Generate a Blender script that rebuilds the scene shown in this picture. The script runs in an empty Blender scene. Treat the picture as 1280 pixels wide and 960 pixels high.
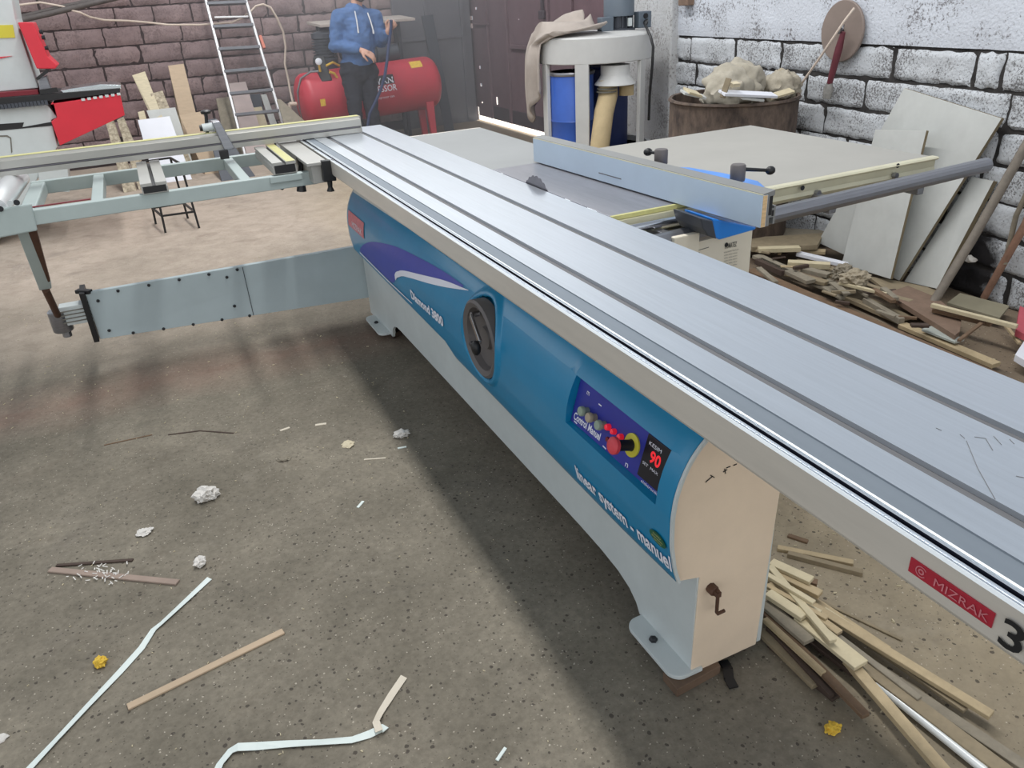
import bpy, bmesh, math, random
import numpy as np
from mathutils import Vector, Matrix, noise as mnoise
random.seed(7)
sc = bpy.context.scene
COL = sc.collection
PI = math.pi
HAZE = 0.085
R_ = math.radians

# ------------------------------------------------------------------ camera geometry (solved from the saw's own straight edges)
F_PX = 961.0; CX, CY = 640.0, 480.0; CAM_H = 1.5
FZ = -0.03                       # floor level (the saw stands on packing blocks)
def _n(v): return v / np.linalg.norm(v)
def _ray(x, y): return np.array([x - CX, y - CY, F_PX])
_zd = _n(_ray(755.0, 2356.0)); _y = _ray(134.0, 18.0); _y = _n(_y - _y.dot(_zd) * _zd)
ROT = np.array([np.cross(_y, -_zd), _y, -_zd])
CAMP = np.array([0, 0, CAM_H])
def onz(x, y, z): d = ROT @ _ray(x, y); return Vector(CAMP + d * ((z - CAM_H) / d[2]))
def onx(x, y, X): d = ROT @ _ray(x, y); return Vector(CAMP + d * (X / d[0]))
def ony(x, y, Y): d = ROT @ _ray(x, y); return Vector(CAMP + d * (Y / d[1]))

# ------------------------------------------------------------------ materials
def lin(c):
    c = c / 255.0
    return c / 12.92 if c <= 0.04045 else ((c + 0.055) / 1.055) ** 2.4
def rgb(r, g, b, k=1.0): return (lin(r) * k, lin(g) * k, lin(b) * k)
MATS = {}
def mat(name, col, rough=0.6, metal=0.0, var=0.12, scale=6.0, bump=0.0, bscale=60.0, stretch=(1, 1, 1), col2=None,
        spec=0.5, emit=None, coat=0.0, detail=5.0):
    if name in MATS: return MATS[name]
    m = bpy.data.materials.new(name); m.use_nodes = True
    nt = m.node_tree; N = nt.nodes; L = nt.links
    b = N['Principled BSDF']
    b.inputs['Roughness'].default_value = rough; b.inputs['Metallic'].default_value = metal
    b.inputs['Specular IOR Level'].default_value = spec
    if coat: b.inputs['Coat Weight'].default_value = coat; b.inputs['Coat Roughness'].default_value = 0.12
    tc = N.new('ShaderNodeTexCoord'); mp = N.new('ShaderNodeMapping'); mp.inputs['Scale'].default_value = stretch
    L.new(tc.outputs['Object'], mp.inputs['Vector'])
    if var > 0 or col2:
        no = N.new('ShaderNodeTexNoise'); no.inputs['Scale'].default_value = scale; no.inputs['Detail'].default_value = detail
        no.inputs['Roughness'].default_value = 0.65
        L.new(mp.outputs[0], no.inputs['Vector'])
        rp = N.new('ShaderNodeValToRGB')
        rp.color_ramp.elements[0].position = 0.3; rp.color_ramp.elements[1].position = 0.7
        a = col2 if col2 else tuple(c * (1 - var) for c in col); c = col if col2 else tuple(min(1, x * (1 + var)) for x in col)
        rp.color_ramp.elements[0].color = (*a, 1); rp.color_ramp.elements[1].color = (*c, 1)
        L.new(no.outputs['Fac'], rp.inputs['Fac']); L.new(rp.outputs['Color'], b.inputs['Base Color'])
    else:
        b.inputs['Base Color'].default_value = (*col, 1)
    if bump > 0:
        nb = N.new('ShaderNodeTexNoise'); nb.inputs['Scale'].default_value = bscale; nb.inputs['Detail'].default_value = 4
        L.new(mp.outputs[0], nb.inputs['Vector'])
        bp = N.new('ShaderNodeBump'); bp.inputs['Strength'].default_value = bump; bp.inputs['Distance'].default_value = 0.01
        L.new(nb.outputs['Fac'], bp.inputs['Height']); L.new(bp.outputs[0], b.inputs['Normal'])
    if emit:
        b.inputs['Emission Color'].default_value = (*emit[:3], 1); b.inputs['Emission Strength'].default_value = emit[3]
    MATS[name] = m
    return m

M_alu = mat('brushed aluminium', rgb(214, 220, 227), 0.30, 0.92, 0.05, 3.0, 0.05, 40, (40, 1.2, 40))
M_aluside = mat('satin aluminium', rgb(220, 214, 204), 0.42, 0.4, 0.06, 3.0, 0.03, 40, (40, 1.0, 8))
M_band = mat('matt ledge aluminium', rgb(122, 131, 140), 0.55, 0.3, 0.04, 6)
M_fencealu = mat('pale fence aluminium', rgb(174, 173, 168), 0.45, 0.35, 0.05, 4)
M_polish = mat('bare polished edge', rgb(232, 238, 240), 0.18, 1.0, 0.03)
M_rim = mat('pale rim glint', rgb(228, 233, 235), 0.4, 0.4, 0.03)  # highlight along the table edge, put into a pale rough colour
M_slot = mat('dull slot metal', rgb(112, 112, 114), 0.6, 0.1, 0.08, 8, 0, 60, (20, 1, 20))
M_groove = mat('dark groove', rgb(40, 42, 58), 0.5, 0.4, 0.1)
M_ltgrey = mat('light grey paint', rgb(196, 203, 203), 0.45, 0, 0.06, 5, 0.02, 120)
M_greygreen = mat('grey green paint', rgb(168, 180, 178), 0.5, 0, 0.07, 4, 0.02, 90)
M_beam = mat('grey sheet paint', rgb(172, 186, 190), 0.45, 0, 0.05, 4)
M_cream = mat('cream paint', rgb(230, 210, 186), 0.55, 0, 0.06, 5, 0.03, 200)
M_cabin = mat('pale cream paint', rgb(226, 218, 200), 0.55, 0, 0.05, 5)
M_blue = mat('blue gelcoat', rgb(8, 130, 176), 0.36, 0, 0.08, 2.5, 0.03, 25, coat=0.2)
M_purple = mat('violet blue print', rgb(62, 70, 170), 0.4, 0, 0.05)
M_panelblue = mat('deep blue panel print', rgb(44, 50, 150), 0.4, 0, 0.08, 20)
M_whiteprint = mat('white print', rgb(235, 235, 245), 0.5, 0, 0.02)
M_redprint = mat('red print', rgb(172, 34, 54), 0.45, 0, 0.06, 30)
M_fadedred = mat('faded red print', rgb(206, 120, 128), 0.55, 0, 0.15, 40)
M_greenprint = mat('green sticker', rgb(22, 90, 62), 0.5, 0, 0.1, 60)
M_blackprint = mat('black print', rgb(22, 22, 26), 0.5, 0, 0.02)
M_greyprint = mat('grey print', rgb(110, 108, 100), 0.6, 0, 0.1, 90)
M_black = mat('black plastic', rgb(26, 26, 28), 0.45, 0, 0.1, 20)
M_rubber = mat('dark grey plastic', rgb(98, 93, 92), 0.5, 0, 0.1, 10)
M_dgrey = mat('charcoal metal', rgb(66, 70, 78), 0.5, 0.2, 0.12, 10)
M_chrome = mat('chrome', rgb(215, 216, 220), 0.16, 1.0, 0.02)
M_steel = mat('steel', rgb(146, 147, 152), 0.33, 0.8, 0.1, 8, 0, 60, (1, 20, 20))
M_darksteel = mat('dark steel', rgb(112, 110, 116), 0.42, 0.7, 0.12, 12)
M_iron = mat('ground cast iron', rgb(150, 150, 156), 0.38, 0.6, 0.12, 5, 0.03, 90, (12, 1.2, 1))
M_rear = mat('cool grey board', rgb(150, 152, 152), 0.6, 0, 0.05, 3)
M_board = mat('pale grey board', rgb(162, 160, 154), 0.6, 0, 0.05, 3, 0.03, 150)
M_boardedge = mat('pale yellow profile', rgb(206, 202, 176), 0.4, 0.2, 0.06, 8)
M_scale = mat('yellow measuring tape', rgb(194, 190, 128), 0.5, 0, 0.08, 60, 0, 60, (1, 1, 1))
M_fence = mat('pale blue anodised face', rgb(190, 206, 222), 0.42, 0.2, 0.05, 4)
M_ply = mat('plywood edge', rgb(214, 182, 138), 0.6, 0, 0.15, 30, 0, 60, (1, 1, 8))
M_castblue = mat('bright blue enamel', rgb(34, 130, 222), 0.3, 0, 0.06, 6, coat=0.3)
M_brownrod = mat('rusty rod', rgb(88, 62, 48), 0.7, 0.2, 0.25, 30)
M_hole = mat('black bolt', rgb(38, 40, 44), 0.5, 0.2, 0.05)
M_yellow = mat('yellow plastic', rgb(206, 196, 60), 0.5, 0, 0.05)
M_btn = [mat('worn green button', rgb(150, 166, 150), 0.5), mat('worn ivory button', rgb(176, 162, 140), 0.5)]
M_redlens = mat('lit red lens', rgb(220, 50, 70), 0.3, 0, 0.02, emit=(*rgb(235, 30, 50), 0.35))
M_redknob = mat('red mushroom', rgb(214, 70, 80), 0.5, 0, 0.04)
M_display = mat('black display', rgb(24, 22, 30), 0.3)
M_digit = mat('red digits', rgb(220, 40, 50), 0.5, 0, 0.0, emit=(*rgb(230, 30, 40), 0.6))
M_red = mat('red machine paint', rgb(206, 44, 60), 0.4, 0, 0.06, 4)
M_darkred = mat('dark red paint', rgb(120, 26, 40), 0.5, 0, 0.08, 5)
M_tank = mat('red tank paint', rgb(186, 50, 66), 0.42, 0, 0.10, 5, 0.02, 60)
M_gate = mat('brown gate paint', rgb(112, 92, 98), 0.6, 0, 0.14, 5, 0.06, 50)
M_gatedark = mat('dark gate paint', rgb(74, 66, 72), 0.65, 0, 0.15, 6)
M_greydoor = mat('dark grey sheet', rgb(98, 97, 104), 0.65, 0, 0.14, 3, 0.05, 40)
M_bluebarrel = mat('blue drum', rgb(52, 92, 178), 0.4, 0, 0.10, 7)
M_navy = mat('navy sheet', rgb(44, 56, 104), 0.5, 0, 0.1, 7)
M_tanduct = mat('tan fabric duct', rgb(190, 170, 132), 0.75, 0, 0.10, 12, 0.1, 90)
M_cloth = mat('beige dust cloth', rgb(168, 158, 150), 0.9, 0, 0.10, 8, 0.15, 160)
M_rust = mat('rusty drum steel', rgb(112, 96, 84), 0.8, 0.1, 0.3, 9, 0.15, 40, (1.8, 1.8, .9), col2=rgb(54, 45, 42))
M_sawdust = mat('grey sawdust', rgb(168, 160, 144), 0.95, 0, 0.15, 25, 0.3, 90)
M_disc = mat('brown hardboard disc', rgb(134, 120, 112), 0.6, 0, 0.1, 6)
M_maroon = mat('maroon handle', rgb(104, 48, 58), 0.5, 0, 0.15, 20)
M_hood = mat('denim blue fleece', rgb(78, 108, 154), 0.9, 0, 0.2, 14, 0.25, 180)
M_trouser = mat('black trousers', rgb(44, 46, 56), 0.85, 0, 0.2, 15, 0.15, 120)
M_skin = mat('skin', rgb(206, 160, 140), 0.55, 0, 0.05, 20)
M_hair = mat('dark hair', rgb(44, 36, 32), 0.7, 0, 0.2, 60, 0.3, 200)
M_lip = mat('lips', rgb(170, 104, 98), 0.5)
M_eye = mat('eye white', rgb(225, 222, 216), 0.3)
M_cord = mat('white cord', rgb(222, 222, 226), 0.8)
M_shoe = mat('dark shoe', rgb(50, 46, 46), 0.6)
M_hose = mat('dark blue hose', rgb(52, 64, 98), 0.5)
M_cream2 = mat('cream hose', rgb(206, 190, 176), 0.6)
M_cable = mat('dark cable', rgb(92, 86, 84), 0.6, 0, 0.2, 20)
M_ladder = mat('ladder aluminium', rgb(206, 206, 208), 0.4, 0.5, 0.06, 8)
M_laddergrey = mat('ladder tread', rgb(112, 114, 120), 0.55, 0.3, 0.1, 8)
M_whiteboard = mat('white melamine', rgb(226, 228, 236), 0.4, 0, 0.03, 3)
M_panelw = mat('dusty white panel', rgb(190, 192, 189), 0.55, 0, 0.10, 4, 0.03, 60)
M_paleblk = mat('pale plank', rgb(206, 194, 166), 0.75, 0, 0.12, 14, 0.1, 60, (1, 1, 6))
M_bark = mat('bark speckled plank', rgb(206, 194, 170), 0.8, 0, 0.2, 30, 0.2, 80, col2=rgb(120, 108, 92))
M_beige = mat('beige plank', rgb(186, 164, 138), 0.65, 0, 0.08, 10, 0.05, 60, (1, 1, 5))
M_tan = mat('tan offcut', rgb(176, 158, 126), 0.7, 0, 0.14, 22, 0.08, 80)
M_pale = mat('pale offcut', rgb(196, 184, 154), 0.7, 0, 0.10, 22, 0.08, 80)
M_olive = mat('weathered offcut', rgb(138, 125, 102), 0.75, 0, 0.16, 22, 0.08, 80)
M_brown = mat('brown offcut', rgb(112, 90, 70), 0.75, 0, 0.18, 22, 0.1, 80)
M_dkbrown = mat('dark brown offcut', rgb(72, 58, 50), 0.8, 0, 0.2, 22, 0.1, 80)
M_greywood = mat('grey weathered offcut', rgb(136, 128, 113), 0.8, 0, 0.18, 22, 0.1, 80)
M_redbrown = mat('red brown board', rgb(122, 101, 86), 0.75, 0, 0.15, 20, 0.08, 90)
M_pinkb = mat('pink red board', rgb(184, 84, 96), 0.55, 0, 0.08, 12)
M_pole = mat('grey pole', rgb(122, 114, 104), 0.7, 0, 0.18, 20, 0.1, 60)
M_rustpole = mat('rust brown pole', rgb(140, 108, 90), 0.7, 0, 0.25, 18, 0.1, 60)
M_paper = mat('crumpled paper', rgb(214, 210, 204), 0.8, 0, 0.08, 20, 0.2, 60)
M_kraft = mat('kraft paper', rgb(158, 147, 127), 0.8, 0, 0.1, 20, 0.2, 60)
M_foam = mat('yellow foam', rgb(222, 184, 66), 0.8, 0, 0.2, 60, 0.3, 90)
M_tape = mat('white edge banding', rgb(216, 226, 222), 0.5, 0, 0.04, 10)
M_tape2 = mat('cream edge banding', rgb(214, 204, 186), 0.55, 0, 0.05, 10)
M_packing = mat('packing block', rgb(104, 84, 68), 0.8, 0, 0.2, 18, 0.1, 80)
M_plaster = mat('plaster bag', rgb(172, 165, 150), 0.9, 0, 0.15, 10, 0.25, 50)

# ------------------------------------------------------------------ mesh helpers
def add_box(bm, lo, hi):
    x0, y0, z0 = lo; x1, y1, z1 = hi
    v = [bm.verts.new(p) for p in ((x0,y0,z0),(x1,y0,z0),(x1,y1,z0),(x0,y1,z0),(x0,y0,z1),(x1,y0,z1),(x1,y1,z1),(x0,y1,z1))]
    for f in ((0,3,2,1),(4,5,6,7),(0,1,5,4),(1,2,6,5),(2,3,7,6),(3,0,4,7)): bm.faces.new([v[i] for i in f])
def add_hexa(bm, P):          # 8 points: 4 below, 4 above in the same order
    v = [bm.verts.new(p) for p in P]
    for f in ((0,3,2,1),(4,5,6,7),(0,1,5,4),(1,2,6,5),(2,3,7,6),(3,0,4,7)): bm.faces.new([v[i] for i in f])
    bmesh.ops.recalc_face_normals(bm, faces=bm.faces[:])
def add_bar(bm, p0, p1, w, h, up=(0, 0, 1)):
    p0 = Vector(p0); p1 = Vector(p1); d = (p1 - p0).normalized(); up = Vector(up)
    s = d.cross(up)
    if s.length < 1e-4: s = d.cross(Vector((1, 0, 0)))
    s.normalize(); u = s.cross(d).normalized()
    a = [p0 - s*w/2 - u*h/2, p0 + s*w/2 - u*h/2, p1 + s*w/2 - u*h/2, p1 - s*w/2 - u*h/2]
    add_hexa(bm, a + [p + u*h for p in a])
def frame_of(d, ref=None):
    d = d.normalized(); r = Vector(ref) if ref else (Vector((0, 0, 1)) if abs(d.z) < 0.9 else Vector((1, 0, 0)))
    s = d.cross(r).normalized(); return s, s.cross(d).normalized()
def add_tube(bm, pts, rad, seg=10, caps=True, closed=False, flat=1.0):
    pts = [Vector(p) for p in pts]; n = len(pts)
    rr = rad if isinstance(rad, (list, tuple)) else [rad] * n
    rings = []; s = None
    for i, p in enumerate(pts):
        a = pts[i-1] if (i > 0 or closed) else p; b = pts[(i+1) % n] if (i < n-1 or closed) else p
        d = (b - a).normalized()
        if s is None: s, u = frame_of(d)
        else:
            s = (s - d * s.dot(d)); s = s.normalized() if s.length > 1e-6 else frame_of(d)[0]; u = s.cross(d).normalized()
        rings.append([bm.verts.new(p + (s*math.cos(2*PI*k/seg) + u*math.sin(2*PI*k/seg)*flat)*rr[i]) for k in range(seg)])
    m = n if closed else n-1
    for i in range(m):
        A, B = rings[i], rings[(i+1) % n]
        for k in range(seg): bm.faces.new((A[k], A[(k+1) % seg], B[(k+1) % seg], B[k]))
    if caps and not closed:
        bm.faces.new(list(reversed(rings[0]))); bm.faces.new(rings[-1])
def add_lathe(bm, prof, seg=24, M=None, caps=True):      # prof (r, h) about local Z
    M = M or Matrix.Identity(4); rings = []
    for r, h in prof:
        rings.append([bm.verts.new(M @ Vector((max(r, 1e-5)*math.cos(2*PI*k/seg), max(r, 1e-5)*math.sin(2*PI*k/seg), h))) for k in range(seg)])
    for A, B in zip(rings, rings[1:]):
        for k in range(seg): bm.faces.new((A[k], A[(k+1) % seg], B[(k+1) % seg], B[k]))
    if caps:
        bm.faces.new(list(reversed(rings[0]))); bm.faces.new(rings[-1])
def axis_m(p, d, ref=None):
    d = Vector(d).normalized(); s, u = frame_of(d, ref)
    return Matrix(((s.x, u.x, d.x, p[0]), (s.y, u.y, d.y, p[1]), (s.z, u.z, d.z, p[2]), (0, 0, 0, 1)))
def add_sphere(bm, c, r, sub=2, sc_=(1, 1, 1), M=None):
    g = bmesh.ops.create_icosphere(bm, subdivisions=sub, radius=r)
    for v in g['verts']:
        q = Vector((v.co.x*sc_[0], v.co.y*sc_[1], v.co.z*sc_[2]))
        v.co = (M @ q if M else q) + Vector(c)
def add_prism(bm, poly, vec, cap=True):                  # planar polygon of 3D points swept along vec
    a = [bm.verts.new(p) for p in poly]; b = [bm.verts.new(Vector(p) + Vector(vec)) for p in poly]
    n = len(a)
    for i in range(n): bm.faces.new((a[i], a[(i+1) % n], b[(i+1) % n], b[i]))
    if cap: bm.faces.new(list(reversed(a))); bm.faces.new(b)
    bmesh.ops.recalc_face_normals(bm, faces=bm.faces[:])
def add_slab(bm, quad, thick):                           # four corners of the top face, thickness straight along the normal
    q = [Vector(p) for p in quad]; n = (q[1]-q[0]).cross(q[3]-q[0]).normalized()
    if n.z < 0: n = -n
    add_hexa(bm, [p - n*thick for p in q] + q)
WM = {}
def W(o): return WM.get(o.name, Matrix.Identity(4)) if o else Matrix.Identity(4)
def obj(name, bm, m, parent=None, smooth=None, bevel=0.0, label=None, kind=None, seg=2):
    """link one bmesh (world coordinates) as one mesh object"""
    bm.normal_update()
    while parent is not None and parent.parent is not None and parent.parent.parent is not None: parent = parent.parent   # thing > part > sub-part at most
    Mx = W(parent); bm.transform(Mx.inverted())
    me = bpy.data.meshes.new(name); bm.to_mesh(me); bm.free()
    for k in (m if isinstance(m, (list, tuple)) else [m]): me.materials.append(k)
    o = bpy.data.objects.new(name, me); COL.objects.link(o)
    if parent: o.parent = parent
    WM[o.name] = Mx
    if smooth:
        for p in me.polygons: p.use_smooth = True
        me.set_sharp_from_angle(angle=R_(smooth))
    if bevel:
        b = o.modifiers.new('bevel', 'BEVEL'); b.width = bevel; b.segments = seg; b.limit_method = 'ANGLE'; b.angle_limit = R_(40)
    if label: o['label'] = label
    if kind: o['kind'] = kind
    return o
def tag(o, label, cat, group=None):
    o['label'] = label; o['category'] = cat
    if group: o['group'] = group
    return o
def thing(name, label, cat, loc=(0, 0, 0), group=None):
    o = bpy.data.objects.new(name, None); COL.objects.link(o); o.location = loc; o.empty_display_size = 0.05
    WM[o.name] = Matrix.Translation(Vector(loc))
    return tag(o, label, cat, group)
def solo(name, bm, m, label, cat, group=None, origin=None, **k):
    """a thing that is one mesh; its origin is put at its base"""
    zs = [v.co for v in bm.verts]
    if origin is None:
        origin = Vector((sum(v.x for v in zs)/len(zs), sum(v.y for v in zs)/len(zs), min(v.z for v in zs)))
    bm.transform(Matrix.Translation(-Vector(origin)))
    o = obj(name, bm, m, None, **k); o.location = origin; WM[o.name] = Matrix.Translation(Vector(origin))
    return tag(o, label, cat, group)
def B(): return bmesh.new()
def boxo(name, lo, hi, m, parent=None, bevel=0.002, **k):
    b = B(); add_box(b, lo, hi); return obj(name, b, m, parent, bevel=bevel, **k)
def text_pts(s, size, bold=0.0):
    cu = bpy.data.curves.new('t', 'FONT'); cu.body = s; cu.size = size; cu.offset = bold; cu.resolution_u = 3
    ob = bpy.data.objects.new('t', cu); COL.objects.link(ob)
    dg = bpy.context.evaluated_depsgraph_get(); me = bpy.data.meshes.new_from_object(ob.evaluated_get(dg))
    vs = [v.co.copy() for v in me.vertices]; fs = [tuple(p.vertices) for p in me.polygons]
    bpy.data.objects.remove(ob); bpy.data.curves.remove(cu); bpy.data.meshes.remove(me)
    return vs, fs
def add_text(bm, s, size, fn, width=None, bold=0.0):     # fn maps (u, v) of the text plane to a world point
    vs, fs = text_pts(s, size, bold)
    x0 = min(v.x for v in vs); x1 = max(v.x for v in vs); k = (width/(x1-x0)) if width else 1.0
    nv = [bm.verts.new(fn((v.x-x0)*k, v.y)) for v in vs]
    for f in fs:
        try: bm.faces.new([nv[i] for i in f])
        except ValueError: pass
def lettering(s, size, fn, m, parent, width=None, bold=0.0, name='lettering'):
    b = B(); add_text(b, s, size, fn, width, bold)
    return obj(name, b, m, parent)
def flatdisc(bm, c, d, r, seg=20, h=0.002, r2=None):
    add_lathe(bm, [(r, 0), (r2 or r, h)], seg, axis_m(c, d))

# ------------------------------------------------------------------ world, camera, light
w = bpy.data.worlds.new('World'); sc.world = w; w.use_nodes = True
def build_world():
    nt = w.node_tree; N = nt.nodes; L = nt.links; N.clear()
    out = N.new('ShaderNodeOutputWorld'); bg = N.new('ShaderNodeBackground'); L.new(bg.outputs[0], out.inputs[0])
    tc = N.new('ShaderNodeTexCoord'); sx = N.new('ShaderNodeSeparateXYZ'); L.new(tc.outputs['Generated'], sx.inputs[0])
    def ma(op, a, b=None, c=None):
        n = N.new('ShaderNodeMath'); n.operation = op
        for i, v in enumerate((a, b, c)):
            if v is None: continue
            if isinstance(v, (int, float)): n.inputs[i].default_value = v
            else: L.new(v, n.inputs[i])
        return n.outputs[0]
    y = sx.outputs['Y']; z = sx.outputs['Z']
    def gauss(c, wd): return ma('EXPONENT', ma('MULTIPLY', ma('POWER', ma('ABSOLUTE', ma('DIVIDE', ma('SUBTRACT', z, c), wd)), 2.0), -1.0))
    front = ma('MULTIPLY', gauss(0.23, 0.12), ma('POWER', ma('MAXIMUM', y, 0.0), 1.5))      # bright high openings at the far end
    low = ma('MULTIPLY', gauss(0.22, 0.30), ma('MULTIPLY_ADD', y, -0.5, 0.5))               # low glow added behind the camera to lift upright faces
    st = ma('ADD', WORLD_AMB, ma('ADD', ma('MULTIPLY', front, WORLD_LOBE), ma('MULTIPLY', low, WORLD_BACK)))
    cm = N.new('ShaderNodeMix'); cm.data_type = 'RGBA'; cm.inputs[6].default_value = (0.84, 0.94, 1.06, 1); cm.inputs[7].default_value = (1.0, 0.99, 0.97, 1)
    L.new(ma('MINIMUM', ma('ADD', front, low), 1.0), cm.inputs[0]); L.new(cm.outputs[2], bg.inputs['Color'])
    L.new(st, bg.inputs['Strength'])
WORLD_AMB = 0.36; WORLD_LOBE = 2.0; WORLD_BACK = 1.35
build_world()
cam = bpy.data.cameras.new('camera'); cam.sensor_fit = 'HORIZONTAL'; cam.sensor_width = 36.0; cam.lens = F_PX / 1280 * 36.0
cam.clip_start = 0.05; cam.clip_end = 200
co = bpy.data.objects.new('camera', cam); COL.objects.link(co); sc.camera = co
M3 = np.column_stack([ROT[:, 0], -ROT[:, 1], -ROT[:, 2]])
Mw = Matrix([[*map(float, M3[i]), float(CAMP[i])] for i in range(3)] + [[0, 0, 0, 1]])
co.matrix_world = Mw
def area(name, loc, sx, sy, power, col, direction=(0, 0, -1)):
    l = bpy.data.lights.new(name, 'AREA'); l.shape = 'RECTANGLE'; l.size = sx; l.size_y = sy; l.energy = power; l.color = col
    o = bpy.data.objects.new(name, l); COL.objects.link(o); o.location = loc
    o.rotation_euler = Vector(direction).to_track_quat('-Z', 'Y').to_euler() if tuple(direction) != (0, 0, -1) else (0, 0, 0)
    return o
area('roof_skylight', (1.10, 4.8, 5.0), 0.30, 9.5, 330, (1.0, 0.99, 0.97))
dl = area('daylight_outside', (5.7, 8.0, 2.2), 2.4, 6.0, 700, (1.0, 0.98, 0.94))
sc.view_settings.view_transform = 'Standard'; sc.view_settings.look = 'None'
sc.view_settings.exposure = 0.0; sc.view_settings.gamma = 1.0; sc.view_settings.use_curve_mapping = False

# ------------------------------------------------------------------ SETTING
def floor_material():
    m = bpy.data.materials.new('dusty concrete'); m.use_nodes = True
    nt = m.node_tree; N = nt.nodes; L = nt.links; b = N['Principled BSDF']; b.inputs['Roughness'].default_value = 0.85
    b.inputs['Specular IOR Level'].default_value = 0.25
    tc = N.new('ShaderNodeTexCoord'); O = tc.outputs['Object']
    def noise(s, d=6, r=0.6, dist=0.0):
        n = N.new('ShaderNodeTexNoise'); n.inputs['Scale'].default_value = s; n.inputs['Detail'].default_value = d
        n.inputs['Roughness'].default_value = r; n.inputs['Distortion'].default_value = dist; L.new(O, n.inputs['Vector']); return n.outputs['Fac']
    def ramp(f, *st):
        r = N.new('ShaderNodeValToRGB'); e = r.color_ramp.elements
        while len(e) < len(st): e.new(0.5)
        for k, (p, c) in enumerate(st): e[k].position = p; e[k].color = (*c, 1) if len(c) == 3 else c
        L.new(f, r.inputs['Fac']); return r.outputs['Color']
    def mix(f, a, c, mode='MIX'):
        x = N.new('ShaderNodeMix'); x.data_type = 'RGBA'; x.blend_type = mode
        for i, v in ((0, f), (6, a), (7, c)):
            if isinstance(v, (int, float)): x.inputs[i].default_value = v
            elif isinstance(v, tuple): x.inputs[i].default_value = (*v, 1)
            else: L.new(v, x.inputs[i])
        return x.outputs[2]
    def ma(op, a, c=None, d=None, cl=False):
        n = N.new('ShaderNodeMath'); n.operation = op; n.use_clamp = cl
        for i, v in enumerate((a, c, d)):
            if v is None: continue
            if isinstance(v, (int, float)): n.inputs[i].default_value = v
            else: L.new(v, n.inputs[i])
        return n.outputs[0]
    base = ramp(noise(2.2, 8, 0.65), (0.3, rgb(108, 102, 90)), (0.52, rgb(126, 119, 106)), (0.75, rgb(144, 136, 121)))
    fine = ramp(noise(55, 5, 0.7), (0.3, (0.78,)*3), (0.7, (1.18,)*3))
    base = mix(1.0, base, fine, 'MULTIPLY')
    # dust blown over the back half of the shop and swept under the right side: own ragged edges
    sx = N.new('ShaderNodeSeparateXYZ'); L.new(O, sx.inputs[0])
    nz = noise(0.9, 6, 0.62, 0.4)
    far = ma('MULTIPLY_ADD', sx.outputs['Y'], 0.42, ma('MULTIPLY_ADD', nz, 1.3, -2.15), cl=True)
    dust = ramp(noise(7, 6, 0.7), (0.3, rgb(170, 155, 141)), (0.7, rgb(198, 183, 168)))
    base = mix(ma('MULTIPLY', far, 0.92), base, dust)
    rt = ma('MULTIPLY_ADD', sx.outputs['X'], 1.4, ma('MULTIPLY_ADD', nz, 0.9, -1.85), cl=True)
    saw = ramp(noise(9, 7, 0.7), (0.3, rgb(152, 138, 114)), (0.7, rgb(184, 168, 140)))
    base = mix(ma('MULTIPLY', rt, 0.75), base, saw)
    dirt = ma('MULTIPLY_ADD', sx.outputs['X'], 1.3, ma('MULTIPLY_ADD', nz, 1.2, -3.2), cl=True)
    base = mix(ma('MULTIPLY', dirt, 0.8), base, rgb(112, 98, 84))
    # reddish strip of worn screed under the swing arm
    st = ma('SUBTRACT', 1.0, ma('MULTIPLY', ma('ABSOLUTE', ma('SUBTRACT', ma('MULTIPLY_ADD', noise(3, 4), 0.25, sx.outputs['Y']), 3.75)), 3.2), cl=True)
    base = mix(ma('MULTIPLY', st, ma('MULTIPLY', noise(5, 6, 0.7), 0.75)), base, rgb(140, 104, 92))
    # dark worn patches
    wp = ramp(noise(1.6, 8, 0.72, 0.6), (0.56, (0, 0, 0)), (0.72, (1, 1, 1)))
    base = mix(ma('MULTIPLY', wp, 0.42), base, rgb(84, 80, 78))
    wp2 = ramp(noise(4.5, 8, 0.75, 0.8), (0.55, (0, 0, 0)), (0.70, (1, 1, 1)))
    base = mix(ma('MULTIPLY', wp2, 0.28), base, rgb(96, 84, 72))
    wp3 = ramp(noise(3.1, 8, 0.7, 0.5), (0.58, (0, 0, 0)), (0.74, (1, 1, 1)))
    base = mix(ma('MULTIPLY', wp3, 0.30), base, rgb(168, 160, 146))
    # embedded dark aggregate and pale chips
    def spots(scale, thr, seed, keep):
        v = N.new('ShaderNodeTexVoronoi'); v.inputs['Scale'].default_value = scale; v.inputs['Randomness'].default_value = 1.0
        mp = N.new('ShaderNodeMapping'); mp.inputs['Location'].default_value = (seed, seed*2, 0); L.new(O, mp.inputs['Vector'])
        nn = N.new('ShaderNodeTexNoise'); nn.inputs['Scale'].default_value = 40; L.new(mp.outputs[0], nn.inputs['Vector'])
        ad = N.new('ShaderNodeMix'); ad.data_type = 'VECTOR'; ad.inputs[0].default_value = 0.012
        L.new(mp.outputs[0], ad.inputs[4]); L.new(nn.outputs['Color'], ad.inputs[5]); L.new(ad.outputs[1], v.inputs['Vector'])
        s = N.new('ShaderNodeSeparateColor'); L.new(v.outputs['Color'], s.inputs[0])
        near = ma('LESS_THAN', v.outputs['Distance'], ma('MULTIPLY', s.outputs[1], thr))
        return ma('MULTIPLY', near, ma('LESS_THAN', s.outputs[0], keep))
    front = ma('MULTIPLY_ADD', sx.outputs['Y'], -0.5, 2.0, cl=True)
    base = mix(ma('MULTIPLY', ma('MULTIPLY', spots(75, 0.40, 3.1, 0.26), front), 0.75), base, rgb(62, 56, 52))
    base = mix(ma('MULTIPLY', spots(170, 0.42, 7.7, 0.20), 0.5), base, rgb(58, 52, 48))
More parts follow.
